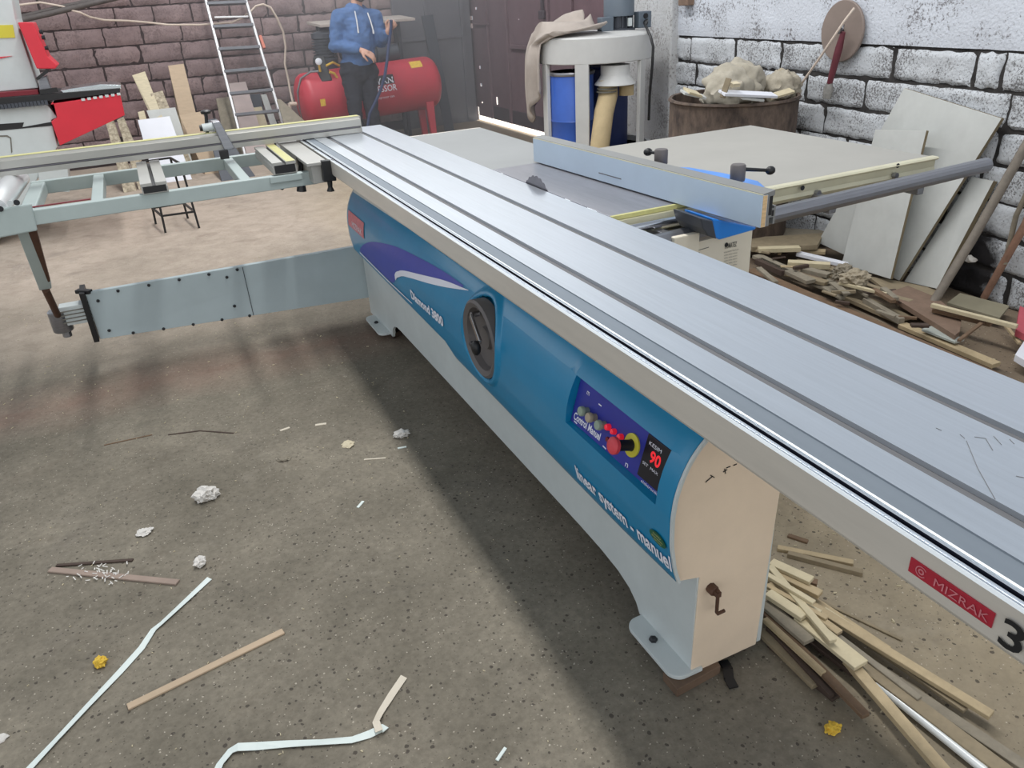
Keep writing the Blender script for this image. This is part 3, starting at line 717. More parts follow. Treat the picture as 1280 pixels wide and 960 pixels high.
lettering('n', .02, pt(1.262, .508), M_whiteprint, cp, width=.011)
lettering('m', .02, pt(1.476, .592), M_whiteprint, cp, width=.012)
lettering('-', .03, pt(1.418, .585), M_whiteprint, cp, width=.014)
lettering('elektronik', .010, pt(1.195, .5045), M_whiteprint, cp, width=.062)
# --- sliding table
TY0, TY1 = 0.20, 4.19
prof = [(1.174, .900), (1.0335, .900), (1.0335, .890), (1.0105, .890), (1.0105, .900), (.8565, .900), (.8565, .890), (.8335, .890), (.8335, .900), (.7775, .900), (.7768, .8975),
        (.7565, .8965), (.7555, .8978), (.7545, .8978), (.7418, .8978), (.7394, .8965), (.7393, .8935), (.7365, .8935), (.7355, .8965), (.7325, .8965), (.7312, .880), (.7272, .880), (.7265, .8950), (.7248, .8950), (.7238, .893), (.7215, .893), (.7205, .8950), (.7190, .8950),
        (.7180, .893), (.7165, .893), (.7160, .8965), (.7142, .8965), (.7112, .8935), (.7108, .866), (.7104, .838), (.7135, .832), (.730, .829), (.90, .829), (.90, .79), (1.06, .79), (1.06, .83), (1.17, .83), (1.174, .835)]
b = B(); add_prism(b, [(x, TY0, z) for x, z in prof], (0, TY1-TY0, 0))
for fc in b.faces:                      # side faces use the duller metal, the edge a paler one with its glint in the colour
    c = fc.calc_center_median()
    if abs(fc.normal.y) < .5:
        if c.x < .7113 and c.z < .8932: fc.material_index = 1
        elif .7110 <= c.x <= .7160 and c.z > .8938: fc.material_index = 2
        elif .7560 < c.x < .7775 and c.z < .8999: fc.material_index = 4
        elif .7393 < c.x < .7419 and fc.normal.x < -.2: fc.material_index = 2
        elif .738 < c.x < .7556: fc.material_index = 4
        elif .7260 < c.x < .7325 and c.z < .895: fc.material_index = 3
        elif c.z < .835: fc.material_index = 1
st = part('sliding_table', b, [M_alu, M_aluside, M_rim, M_groove, M_band], label='long brushed aluminium sliding table with two slots')
for x in (1.022, .845):
    boxo('slot_strip', (x-.0114, TY0+.001, .8895), (x+.0114, TY1-.001, .8915), M_slot, st, 0)
XT = .7098
b = B(); add_box(b, (XT-.0004, .355, .8525), (XT+.0006, .462, .8735))
lg = part('name_label', b, M_redprint, st, label='red maker label on the table edge')
side = lambda y0, z0: (lambda u, v: Vector((XT-.0014, y0-u, z0+v)))
lettering('MIZRAK', .016, side(.4275, .8568), M_fadedred, lg, width=.068)
b = B()
for r0, r1, a0, a1 in ((.0062, .0076, 0.6, 5.6), (.0020, .0040, 0, 2*PI)):
    for k in range(28):
        t0 = a0+(a1-a0)*k/28; t1 = a0+(a1-a0)*(k+1)/28
        b.faces.new([b.verts.new((XT-.0009, .4455-r*math.cos(t), .863+r*math.sin(t))) for r, t in ((r0, t0), (r1, t0), (r1, t1), (r0, t1))])
part('emblem', b, M_fadedred, lg)
lettering('3800', .052, side(.345, .8425), M_blackprint, st, width=.125, bold=.0008)
# scratches and pencil strokes on the table near the camera
b = B()
for a, c in (((1208, 551), (1222, 585)), ((1222, 585), (1236, 610)), ((1236, 610), (1244, 624)), ((1218, 546), (1232, 548)), ((1232, 548), (1241, 563)), ((1170, 535), (1177, 538)), ((1242, 545), (1252, 556)), ((1262, 549), (1268, 555)), ((1270, 595), (1280, 597)), ((1200, 543), (1206, 548))):
    add_bar(b, onz(*a, .9003), onz(*c, .9003), .0008, .0004)
part('scratches', b, M_slot, st)
# --- rip side: cast iron table, extension, rear table
b = B(); add_box(b, (1.184, 1.90, .855), (1.55, 2.74, .897)); add_box(b, (1.22, 1.96, .70), (1.54, 2.68, .855))
ctb = part('saw_table', b, M_iron, bevel=.002, label='dark ground cast iron saw table beside the blade')
b = B(); add_box(b, (1.184, 1.889, .885), (1.60, 1.90, .898)); part('measuring_scale', b, M_scale, ctb, bevel=.001)
b = B(); add_box(b, (1.2, 1.880, .835), (1.60, 1.899, .884)); part('front_strip', b, M_boardedge, ctb)
for y0, y1 in ((2.03, 2.13), (2.17, 2.64)):
    boxo('blade_slit', (1.1775, y0, .8955), (1.184, y1, .8972), M_groove, ctb, 0)
boxo('insert_plate', (1.1765, 1.97, .880), (1.190, 2.66, .8962), M_polish, ctb, 0)
b = B(); add_box(b, (1.55, 1.905, .862), (2.515, 2.84, .896))
ext = part('extension_table', b, M_board, bevel=.002, label='pale grey side extension table')
b = B()
EPf = [(1.899, .898), (1.876, .898), (1.870, .893), (1.874, .888), (1.884, .884), (1.884, .862), (1.878, .850), (1.885, .838), (1.899, .838)]
add_prism(b, [(1.6, y, z) for y, z in EPf], (.92, 0, 0)); ee = part('edge_profile', b, M_boardedge, ext)
for x, y in ((1003, 235), (1122, 207)):
    p = ony(x, y, 1.874); b = B(); add_lathe(b, [(.008, 0), (.008, .002)], 10, axis_m(p, (0, -1, 0))); part('screw_hole', b, M_hole, ext)
for x, y in ((1020, 241), (1117, 219)):
    p = ony(x, y, 1.880); b = B(); add_lathe(b, [(.011, 0), (.011, .014)], 6, axis_m(p, (0, -1, 0))); part('hex_bolt', b, M_steel, ext)
for x in (1.75, 2.4):
    boxo('support_bracket', (x, 1.95, .80), (x+.04, 2.8, .862), M_ltgrey, ext, .003)
b = B(); rp = [onz(476, 160, .893), onz(533, 171, .893)]
add_box(b, (1.184, 2.745, .872), (1.56, 3.72, .894)); rt = part('rear_table', b, M_rear, bevel=.002)
boxo('rear_edge', (1.184, 3.72, .862), (1.56, 3.735, .8945), M_aluside, rt, .002)
# --- cabinet under the saw table, with the printed notice
b = B(); add_box(b, (1.30, 1.78, .02), (1.62, 2.72, .818))
cab = part('saw_cabinet', b, M_cabin, bevel=.003, label='cream saw cabinet with a printed notice')
b = B(); add_box(b, (1.31, 1.755, .70), (1.40, 1.782, .845)); part('guard_bracket', b, M_cabin, cab, bevel=.003)
fr = lambda x, y: ony(x, y, 1.7788)
p = fr(906, 311); lettering('ROMATEZ', .022, lambda u, v: Vector((p.x+u, 1.7788, p.z+v)), M_greyprint, cab, width=.045, bold=.0006)
b = B(); q = fr(908, 306); add_lathe(b, [(.007, 0), (.007, .0005)], 12, axis_m((q.x, 1.7788, q.z), (0, -1, 0))); part('round_mark', b, M_blackprint, cab)
for i in range(6):
    q = fr(905, 316.5+i*3.6); lettering('tehlike dikkat makine' if i else 'KULLANMA TALIMATI', .006, (lambda c: lambda u, v: Vector((c.x+u, 1.7788, c.z+v)))(q), M_greyprint, cab, width=.05 if i else .055)
q = fr(873, 318); b = B(); add_box(b, (q.x, 1.7785, q.z-.02), (q.x+.004, 1.7795, q.z+.006)); add_bar(b, fr(873, 313), fr(886, 309), .002, .0008, (0, -1, 0)); part('scuff_marks', b, M_greyprint, cab)
# --- blade
b = B(); cz, cy, rb = .905-.055, 2.366, .0
rb = math.hypot(.093, cz-.897)
pts = []
for k in range(96):
    t = 2*PI*k/96; rr = .108 if k % 4 < 2 else .1045
    pts.append((1.1795, cy+rr*math.cos(t), .828+rr*math.sin(t)))
add_prism(b, pts, (.003, 0, 0)); part('saw_blade', b, M_darksteel)
# --- rip fence
RF = lambda y: 1.365+(2.76-y)*.052
b = B(); yA, yB = 1.545, 2.75
def fbox(bm, a0, a1, z0, z1, ya=yA, yb=yB):
    add_hexa(bm, [(RF(ya)+a0, ya, z0), (RF(ya)+a1, ya, z0), (RF(yb)+a1, yb, z0), (RF(yb)+a0, yb, z0), (RF(ya)+a0, ya, z1), (RF(ya)+a1, ya, z1), (RF(yb)+a1, yb, z1), (RF(yb)+a0, yb, z1)])
fbox(b, 0, .020, .902, .988); rf = part('rip_fence', b, M_fence, bevel=.001, label='pale blue rip fence face on the saw table')
b = B(); fbox(b, .0000, .0038, .9882, .9900); part('fence_edge', b, M_boardedge, rf)
b = B(); fbox(b, .003, .017, .903, .987, yA-.0012, yA); part('fence_end', b, M_ply, rf)
b = B(); P2 = [(.0205, .903), (.030, .903), (.030, .925), (.044, .925), (.044, .906), (.050, .906), (.050, .955), (.044, .955), (.044, .948), (.036, .948), (.036, .980), (.042, .985), (.042, .997), (.0040, .9915), (.0040, .9888), (.0205, .9888)]
add_prism(b, [(RF(yA)+x, yA, z) for x, z in P2], (RF(yB)-RF(yA), yB-yA, 0)); part('fence_extrusion', b, mat('grey fence cap', rgb(140, 141, 140), .45, .35, .05), rf)
b = B(); add_box(b, (RF(yA)+.026, yA-.0012, .932), (RF(yA)+.0355, yA, .983)); add_box(b, (RF(yA)+.0375, yA-.0012, .928), (RF(yA)+.0435, yA, .944)); part('extrusion_hollow', b, M_black, rf)
q = onx(744, 219, 1.38); b = B(); add_bar(b, (RF(2.30)-.0008, 2.30, .928), (RF(2.17)-.0008, 2.17, .928), .001, .003, (0, 0, 1)); part('fence_mark', b, M_darksteel, rf)
# casting riding on the rail
b = B(); CS = [onz(x, y, .955) for x, y in ((838, 208), (862, 209), (905, 216), (948, 226), (956, 233), (957, 243), (945, 250), (850, 222))]
add_prism(b, CS, (0, 0, -.022))
WS = [ony(x, y, 1.70) for x, y in ((890, 273), (946, 284), (944, 287.5), (900, 300), (894, 297))]
add_prism(b, WS, (0, .13, 0))
part('fence_carriage', b, M_castblue, rf, bevel=.004)
b = B(); add_prism(b, [ony(x, y, 1.695) for x, y in ((876, 273), (891, 276), (896, 299), (885, 295), (879, 286))], (0, .13, 0)); part('rail_clamp', b, M_dgrey, rf, bevel=.003)
def lever(x, y, tx, ty):
    p = onz(x, y, .965); b = B(); add_lathe(b, [(.021, 0), (.022, .004), (.022, .044), (.019, .048)], 20, Matrix.Translation(p))
    lv = part('clamp_lever', b, M_rubber, rf, smooth=40)
    e = ony(tx, ty, p.y + (.05 if tx < x else -.03)); s = p + Vector((0, 0, .034))
    b = B(); add_tube(b, [s, s.lerp(e, .85)], [.006, .005], 8); add_sphere(b, e, .013, 2, (1.25, 1, 1)); part('lever_knob', b, M_black, lv, smooth=50)
lever(826, 205, 810, 190); lever(921.5, 226, 963, 213)
# --- fence rail: ribbed round bar along the front of the table
b = B(); A0 = Vector((1.18, 1.79, .826)); A1 = ony(1233, 206, 1.80)
n = 28; s, u = frame_of(A1-A0); rg = []
for p in (A0, A1):
    rg.append([b.verts.new(p + (s*math.cos(2*PI*k/n)+u*math.sin(2*PI*k/n))*(.0255 if k % 2 else .0248)) for k in range(n)])
for k in range(n): b.faces.new((rg[0][k], rg[0][(k+1) % n], rg[1][(k+1) % n], rg[1][k]))
b.faces.new(rg[0][::-1]); b.faces.new(rg[1]); rail = part('fence_rail', b, M_steel, label='ribbed steel fence rail sticking out past the extension table')
for x in (1.30, 1.95, 2.35):
    boxo('rail_bracket', (x, 1.80, .80), (x+.03, 1.90, .85), M_steel, rail, .003)
b = B(); add_tube(b, [(1.18, 1.845, .865), (1.46, 1.845, .865)], .013, 12); part('scale_rod', b, M_chrome, rail, smooth=40)
# --- crosscut fence over the table end
b = B(); FP = [(4.035, .902), (4.010, .902), (4.008, .924), (4.022, .926), (4.022, .932), (4.006, .934), (4.004, .966), (4.016, .970), (4.020, .980), (4.062, .980), (4.070, .974), (4.070, .902)]
add_prism(b, [(-1.7, y-.01, z) for y, z in FP], (2.72, .0, 0)); cf = part('crosscut_fence', b, M_fencealu, bevel=0, label='long aluminium crosscut fence with yellow scale')
boxo('measuring_scale', (-1.7, 4.008, .9795), (1.018, 4.050, .9812), M_scale, cf, 0)
boxo('fence_groove', (-1.7, 3.9985, .9263), (1.018, 4.010, .9317), M_darksteel, cf, 0)
boxo('end_cap', (1.02, 3.998, .902), (1.024, 4.06, .980), M_board, cf, .001)
p = onz(280, 172, .93); b = B(); add_hexa(b, [(p.x-.028, 3.985, .90), (p.x+.022, 3.985, .90), (p.x+.022, 4.075, .90), (p.x-.028, 4.075, .90), (p.x-.055, 3.99, 1.03), (p.x-.02, 3.99, 1.03), (p.x-.02, 4.07, 1.03), (p.x-.055, 4.07, 1.03)])
fs = part('flip_stop', b, M_steel, cf, bevel=.004)
b = B(); k0 = ony(257, 157, 4.04); k1 = ony(257.5, 142, 4.04); add_tube(b, [k0-Vector((0, 0, .03)), k1], .008, 10); add_lathe(b, [(.006, -.004), (.022, 0), (.024, .010), (.016, .016)], 16, Matrix.Translation(k1)); part('stop_knob', b, M_black, cf, smooth=40)
b = B(); k2 = ony(253, 160, 4.02); k3 = ony(272, 157, 4.02); add_tube(b, [k2, k3], .018, 12); part('stop_clamp', b, M_ltgrey, cf, smooth=40)
b = B(); add_tube(b, [k2-Vector((.012, 0, 0)), k2], .014, 12); part('clamp_cap', b, M_black, cf, smooth=40)
p = onz(275, 187, .88); boxo('stop_foot', (p.x-.02, 3.98, .86), (p.x+.02, 4.0, .90), M_black, cf, .002)
# --- outrigger frame left of the table
b = B()
add_box(b, (-.50, 3.50, .782), (.665, 3.54, .84))
of = part('outrigger_frame', b, M_greygreen, bevel=.003, label='grey green outrigger frame hanging off the table')
boxo('back_bar', (-.50, 4.15, .782), (.665, 4.19, .84), M_greygreen, of, .003)
for x in (-.24, .345):
    boxo('cross_member', (x, 3.54, .788), (x+.045, 4.15, .838), M_greygreen, of, .004)
b = B(); add_hexa(b, [(-.66, 3.49, .752), (-.45, 3.49, .762), (-.45, 3.505, .762), (-.66, 3.505, .752), (-.66, 3.49, .862), (-.44, 3.49, .868), (-.44, 3.505, .868), (-.66, 3.505, .862)]); part('end_bracket', b, M_greygreen, of, bevel=.006)
for x, y in ((21, 253), (13, 254), (0.5, 261)):
    p = ony(x, y, 3.489); b = B(); add_lathe(b, [(.011, 0), (.011, .004)], 12, axis_m(p, (0, -1, 0))); part('bolt_head', b, M_hole if x != 13 else M_ltgrey, of)
boxo('side_member', (-.50, 3.54, .785), (-.44, 4.15, .838), M_greygreen, of, .006)
b = B(); add_box(b, (-.46, 3.56, .8385), (-.24, 3.575, .842)); part('red_scrap_strip', b, M_darkred, of)
# roller
b = B(); r0 = onz(22, 222, .86); r1 = onz(-8, 262, .86); add_tube(b, [r0, r1], .047, 20); part('roller', b, mat('shiny white roller', rgb(228, 230, 232), .25, .4, .03), of, smooth=40, label='shiny silver support roller')
# T slot arms lying across the frame
def arm(x0, x1, m, capm, z0=.842, z1=.885, ya=3.49, yb=4.06):
    b = B(); c = (x0+x1)/2
    P = [(x0, z0), (x1, z0), (x1, z1-.02), (x1-.006, z1-.015), (x1, z1-.010), (x1, z1), (c+.007, z1), (c+.007, z1-.012), (c-.007, z1-.012), (c-.007, z1), (x0, z1), (x0, z1-.010), (x0+.006, z1-.015), (x0, z1-.02)]
    add_prism(b, [(x, ya, z) for x, z in P], (0, yb-ya, 0)); a = part('slotted_arm', b, M_fencealu, of)
    boxo('arm_slot', (c-.0068, ya, z1-.0125), (c+.0068, yb, z1-.0112), M_black, a, 0)
    boxo('arm_end', (x0+.006, ya-.003, z0+.004), (x1-.006, ya, z1-.012), capm, a, 0)
    return a
a0 = arm(-.045, .055, M_aluside, M_black, .842, .884)
a1 = arm(.485, .585, M_aluside, M_black, .845, .895, 3.50, 4.0)
boxo('measuring_scale', (.545, 3.50, .8952), (.582, 4.0, .8962), M_scale, a1, 0)
boxo('arm_foot', (.462, 3.488, .812), (.60, 3.50, .842), M_greygreen, of, .004)
# fixing plate on the table side, clamps
boxo('fixing_plate', (.612, 3.40, .878), (.702, 4.19, .892), M_fencealu, of, .002)
boxo('side_channel', (.632, 3.42, .80), (.700, 4.17, .877), M_fencealu, of, .002)
b = B(); p = onz(393, 187, .893); add_lathe(b, [(.006, 0), (.006, .003)], 8, Matrix.Translation(p)); part('screw', b, M_hole, of)
b = B(); p0 = ony(409, 200, 3.40); p1 = ony(412, 226, 3.40); p2 = ony(413.5, 239, 3.40)
add_bar(b, p0, p1, .055, .03, (0, 1, 0)); add_tube(b, [p1, p1.lerp(p2, .6), p2], [.012, .010, .018], 10); part('clamp_block', b, M_black, of, bevel=.003)
b = B(); p0 = ony(377, 201, 3.62); p1 = ony(376, 216, 3.62); add_bar(b, p0+Vector((-.02, 0, 0)), p0+Vector((.045, 0, .004)), .03, .035); add_tube(b, [p0, p1], .013, 10); part('clamp_handle', b, M_black, of, smooth=40)
b = B(); p0 = ony(376.5, 229, 3.52); p1 = ony(377, 239, 3.52); add_tube(b, [p0+Vector((0, 0, .03)), p0, p1], [.012, .017, .022], 10); part('clamp_knob', b, M_black, of, smooth=40)
p = ony(352.5, 235, 3.52); b = B(); add_sphere(b, p, .010, 1); part('nut', b, M_hole, of)
# --- swing arm: sheet metal box, telescopic end and strut
b = B(); FA = [(-.405, 3.955, .112), (.955, 3.865, .075), (.955, 3.865, .365), (-.405, 3.945, .352)]
dv = Vector((.09, 1, 0)).normalized()*.028
add_hexa(b, [FA[0], FA[1], Vector(FA[1])+dv, Vector(FA[0])+dv, FA[3], FA[2], Vector(FA[2])+dv, Vector(FA[3])+dv])
sa = part('swing_arm', b, M_beam, bevel=.002, label='low grey sheet metal swing arm below the outrigger')
def on_arm(x, y, off=.001):
    n = (Vector(FA[1])-Vector(FA[0])).cross(Vector(FA[3])-Vector(FA[0])).normalized()
    if n.y > 0: n = -n
    d = Vector(ROT @ _ray(x, y)); c = Vector(CAMP); return c + d*((Vector(FA[0])-c).dot(n)/d.dot(n)) + n*off, n
for x, y in ((122.5, 376), (147.5, 363.5), (186, 356.5), (224, 349.5), (261, 343), (296.5, 337), (283.5, 346.5), (136.5, 413), (166.5, 416), (204.5, 411), (241.5, 405.5), (277.5, 399.5), (312, 394.5), (293, 382.5)):
    p, n = on_arm(x, y); b = B(); add_lathe(b, [(.008, 0), (.007, .004), (.003, .005)], 8, axis_m(p, n)); part('cover_bolt', b, M_hole, sa)
b = B(); add_bar(b, on_arm(303, 334)[0], on_arm(317, 394)[0], .003, .001, (0, -1, 0)); part('cover_seam', b, M_dgrey, sa)
b = B(); e0 = on_arm(105, 367)[0]; e1 = on_arm(123, 424)[0]; add_bar(b, e0+Vector((-.008, .05, .01)), e1+Vector((-.008, .05, -.006)), .024, .13, (0, 1, 0))
add_bar(b, e0+Vector((-.03, .04, .006)), e0+Vector((.03, .0, .004)), .03, .018); part('wiper_plate', b, M_black, sa, bevel=.003)
b = B(); t0 = ony(84, 396, 3.99); t1 = ony(118, 391, 3.99)
add_hexa(b, [(-.535, 3.965, .205), (-.40, 3.955, .205), (-.40, 4.03, .205), (-.535, 4.03, .205), (-.535, 3.965, .298), (-.40, 3.955, .298), (-.40, 4.03, .298), (-.535, 4.03, .298)])
tt = part('telescopic_tube', b, M_ltgrey, sa, bevel=.003)
for k in range(4): boxo('tube_rib', (-.533, 3.9505+.0012*k*0, .222+k*.018), (-.405, 3.957, .226+k*.018), M_greyprint, tt, 0)
b = B(); kx = ony(76, 401, 4.0); add_lathe(b, [(.042, -.05), (.045, -.045), (.045, .05), (.040, .055)], 18, Matrix.Translation(kx)); kn = part('pivot_post', b, M_steel, sa, smooth=40)
b = B(); add_lathe(b, [(.02, -.075), (.02, -.045)], 6, Matrix.Translation(kx+Vector((.01, -.02, 0)))); part('pivot_nut', b, M_steel, sa)
# strut from the frame down to the pivot
b = B(); s0 = ony(31, 284, 3.52); s1 = ony(57, 362, 3.80); s2 = ony(72, 394, 3.95)
d = (s1-s0).normalized(); sd = Vector((1, 0, 0))
def chan(p, wq): return [p+sd*(-wq), p+sd*wq]
w0, w1 = .033, .024
A = [s0-sd*w0, s0+sd*w0, s1+sd*w1, s1-sd*w1]
add_hexa(b, [p+Vector((0, .0, 0)) for p in A]+[p+Vector((0, .045, .01)) for p in A]); stt = part('support_strut', b, M_greygreen, bevel=.003, label='tapered grey green strut from outrigger to swing arm')
b = B(); A2 = [s0+sd*(w0-.028)-Vector((0, .001, 0)), s0+sd*(w0+.003)-Vector((0, .001, 0)), s1.lerp(s0, .12)+sd*(w1+.003)-Vector((0, .001, 0)), s1.lerp(s0, .12)+sd*(w1-.006)-Vector((0, .001, 0))]
add_hexa(b, A2+[p+Vector((0, .03, .008)) for p in A2]); part('strut_channel', b, M_brownrod, stt)
b = B(); add_tube(b, [s1-Vector((0, 0, 0)), s2, kx+Vector((0, 0, .04))], [.016, .015, .014], 10); part('strut_rod', b, M_brownrod, stt, smooth=40)

# ------------------------------------------------------------------ BACK OF THE SHOP
# --- red air compressor
CY_ = 9.0
AC = thing('air_compressor', 'red horizontal tank air compressor against the back wall', 'compressor', (2.45, CY_, FZ))
cA = Vector((1.70, CY_-.05, .555)); cB = Vector((3.20, CY_+.05, .605)); RT = .280
ax = axis_m(cA, cB-cA); Lc = (cB-cA).length
b = B(); add_lathe(b, [(.02, -.075), (.11, -.07), (.19, -.052), (.25, -.02), (.274, .02), (RT, .06), (RT, Lc-.06), (.274, Lc-.02), (.25, Lc+.02), (.19, Lc+.052), (.11, Lc+.07), (.02, Lc+.075)], 40, ax)
obj('tank', b, M_tank, AC, smooth=50)
for x, y in ((1.85, CY_-.16), (1.85, CY_+.16), (3.10, CY_-.16), (3.10, CY_+.16)):
    b = B(); add_hexa(b, [(x-.025, y-.03, FZ), (x+.035, y-.03, FZ), (x+.035, y+.03, FZ), (x-.025, y+.03, FZ), (x-.06, y-.03, .42), (x+.03, y-.03, .42), (x+.03, y+.03, .42), (x-.06, y+.03, .42)])
    add_box(b, (x-.07, y-.06, FZ), (x+.09, y+.06, FZ+.012)); obj('leg', b, M_tank, AC, bevel=.004)
def on_tank(x, y, off=.002):
    c = Vector(CAMP); d = Vector(ROT @ _ray(x, y)).normalized(); a = (cB-cA).normalized(); oc = c-cA
    dp = d-a*d.dot(a); op = oc-a*oc.dot(a); A_ = dp.dot(dp); B_ = 2*dp.dot(op); C_ = op.dot(op)-(RT+off)**2
    t = (-B_-math.sqrt(max(0, B_*B_-4*A_*C_)))/(2*A_); return c+d*t
def tank_fn(x, y, dz=0):
    p = on_tank(x, y); a = (cB-cA).normalized(); q = cA+a*((p-cA).dot(a)); r = p-q; th0 = math.atan2(r.z, -r.y)
    def fn(u, v):
        th = th0+v/RT; return q + a*u + Vector((0, -math.cos(th), math.sin(th)))*(RT+.003)
    return fn
fn = tank_fn(452, 109); b = B(); G = [[b.verts.new(fn(i*.04, j*.02-.008) - Vector((0, -.001, 0))) for j in range(6)] for i in range(11)]
for i in range(10):
    for j in range(5): b.faces.new((G[i][j], G[i+1][j], G[i+1][j+1], G[i][j+1]))
obj('sign_plate', b, M_blackprint, AC)
lettering('TAYVAN', .09, fn, M_whiteprint, AC, width=.39, bold=.002)
lettering('KOMPRESSOR', .09, tank_fn(446, 120), M_whiteprint, AC, width=.49, bold=.001)
lettering('hava kompresor san.', .04, tank_fn(462, 126), M_whiteprint, AC, width=.32)
for (x, y, wq, hq) in ((520, 80, .14, .10), (406, 128, .055, .07)):
    fn = tank_fn(x, y); b = B(); G = [[b.verts.new(fn(wq*(i/4-.5), hq*(j/4-.5))) for j in range(5)] for i in range(5)]
    for i in range(4):
        for j in range(4): b.faces.new((G[i][j], G[i+1][j], G[i+1][j+1], G[i][j+1]))
    obj('warning_sticker', b, M_foam, AC)
b = B(); p = on_tank(404, 92); q = on_tank(402, 84); add_bar(b, p+Vector((.01, -.05, -.10)), q+Vector((-.03, -.03, .09)), .12, .11, (0, -1, 0)); obj('pressure_switch', b, M_black, AC, bevel=.012)
b = B(); g0 = ony(398, 77, 8.78); add_lathe(b, [(.032, -.01), (.034, .0), (.034, .02), (.028, .024)], 18, axis_m(g0, (0, -1, .1))); obj('pressure_gauge', b, M_whiteboard, AC, smooth=40)
b = B(); add_tube(b, [g0, g0+Vector((.01, .03, -.10))], .012, 8); add_tube(b, [ony(408, 82, 8.8), ony(416, 78, 8.85), ony(424, 82, 8.9)], .012, 8); add_tube(b, [ony(412, 90, 8.77), ony(418, 92, 8.78), ony(422, 98, 8.79)], .014, 8); obj('brass_fitting', b, M_foam, AC, smooth=40)
b = B(); add_tube(b, [ony(398, 89, 8.75), ony(388, 90, 8.78), ony(376, 98, 8.82), ony(372, 115, 8.85), ony(375, 135, 8.9), ony(378, 148, 8.95)], .011, 8); obj('copper_pipe', b, M_steel, AC, smooth=40)
b = B(); pz = .83
add_box(b, (1.92, 9.02, .80), (2.52, 9.30, .84)); add_lathe(b, [(.13, 0), (.13, .10), (.10, .12), (.10, .30), (.12, .31), (.12, .36), (.05, .38)], 20, Matrix.Translation((2.05, 9.16, .84)))
for k in range(6): add_lathe(b, [(.125, .0), (.125, .012)], 20, Matrix.Translation((2.05, 9.16, .97+k*.03)))
add_tube(b, [(2.36, 9.02, .97), (2.36, 9.32, .97)], .12, 16); obj('pump', b, M_dgrey, AC, smooth=40)
b = B(); add_tube(b, [(2.55, 9.12, .93), (2.86, 9.12, .95)], .09, 16); add_tube(b, [(2.60, 9.12, .93), (2.64, 9.12, .93)], .14, 20); obj('motor', b, M_dgrey, AC, smooth=40)
# --- sheet resting above the compressor on a dark stand
q = [ony(392, 14, 9.25), ony(513, 17, 9.25), ony(517, 10, 9.62), ony(410, 6, 9.62)]
for p in q: p.z = 1.285 if p is q[0] or p is q[3] else 1.30
b = B(); add_slab(b, [(q[0].x, 9.05, 1.285), (q[1].x, 9.10, 1.285), (q[1].x+.02, 9.70, 1.31), (q[0].x, 9.70, 1.31)], .028)
SB = thing('shelf_table', 'grey board top on dark legs over the compressor pump', 'table', (2.7, 9.4, FZ)); obj('table_top', b, mat('grey worn board', rgb(182, 172, 164), .7, 0, .12, 6), SB, bevel=.003)
for x, y in ((q[0].x+.10, 9.64), (q[1].x-.08, 9.66), (q[0].x+.10, 9.50), (q[1].x-.08, 9.50)):
    b = B(); add_bar(b, (x, y, FZ), (x, y, 1.26), .035, .035, (0, 1, 0)); obj('leg', b, M_dgrey, SB)
b = B(); add_bar(b, (q[0].x+.1, 9.49, 1.22), (q[1].x-.08, 9.49, 1.22), .03, .05); obj('apron', b, M_dgrey, SB)
# --- dark sheet leaning beside the compressor
b = B(); p = [ony(527, 20, 9.70), ony(541, 18, 9.72), ony(567, 150, 9.35), ony(556, 152, 9.33)]
p[2].z = p[3].z = FZ+.0
add_prism(b, [p[0], p[1], p[2], p[3]], (0, .02, 0)); solo('metal_sheet', b, M_dgrey, 'dark narrow metal sheet leaning right of the red compressor', 'metal sheet')
# --- aluminium ladder
LD = thing('ladder', 'silver aluminium ladder leaning on the back wall', 'ladder', (1.5, 9.0, FZ))
def ldr(t, sx): pass
l0 = ony(297, 158, 9.15); l1 = ony(257, 0, 9.62); r0 = ony(352, 150, 9.15); r1 = ony(307, 0, 9.62)
dl = (l0-l1); dr = (r0-r1)
def ext_to_floor(p, d): return p + d*((FZ-p.z)/d.z)
lb, rb_ = ext_to_floor(l0, dl), ext_to_floor(r0, dr); lt, rtp = l1-dl*.42, r1-dr*.42
for a, c in ((lb, lt), (rb_, rtp)):
    b = B(); add_bar(b, a, c, .026, .06, (0, -1, .3)); obj('rail', b, M_ladder, LD, bevel=.004)
nr = 0
for yl, yr in ((5, 3), (34, 31.5), (62, 59), (90, 85.5), (117.5, 112.5), (144, 138.5)):
    tl = None
    best = min(((abs(0-0), 0),))
    def at_y(a, c, yy):
        lo_, hi_ = 0.0, 1.0
        for _ in range(40):
            m_ = (lo_+hi_)/2; P_ = a.lerp(c, m_)
            cc = ROT.T @ (np.array(P_)-CAMP); py = cc[1]/cc[2]*F_PX+CY
            if py > yy: lo_ = m_
            else: hi_ = m_
        return a.lerp(c, lo_)
    A_, C_ = at_y(lb, lt, yl), at_y(rb_, rtp, yr)
    b = B(); add_bar(b, A_, C_, .075, .03, (0, .25, 1)); obj('rung', b, M_laddergrey, LD, bevel=.003)
for t in (.9, 1.08):
    b = B(); A_ = lb.lerp(lt, t); 
for k in (7, 8):
    t = .5
A_, C_ = lb.lerp(lt, .80), rb_.lerp(rtp, .80)
b = B(); add_bar(b, A_, C_, .075, .03, (0, .25, 1)); obj('rung', b, M_laddergrey, LD, bevel=.003)
b = B(); p = ony(283, 21, 9.60); add_bar(b, ony(268, 22, 9.62), ony(310, 21, 9.62), .015, .05, (0, -1, .2)); obj('cross_brace', b, M_ladder, LD)
b = B(); p0 = at_y(rb_, rtp, 45)+Vector((.035, -.02, 0)); p1 = at_y(rb_, rtp, 61)+Vector((.04, -.02, 0)); add_bar(b, p0, p1, .03, .05, (0, -1, 0)); obj('red_hook', b, mat('faded orange', rgb(206, 122, 104), .6), LD, bevel=.004)
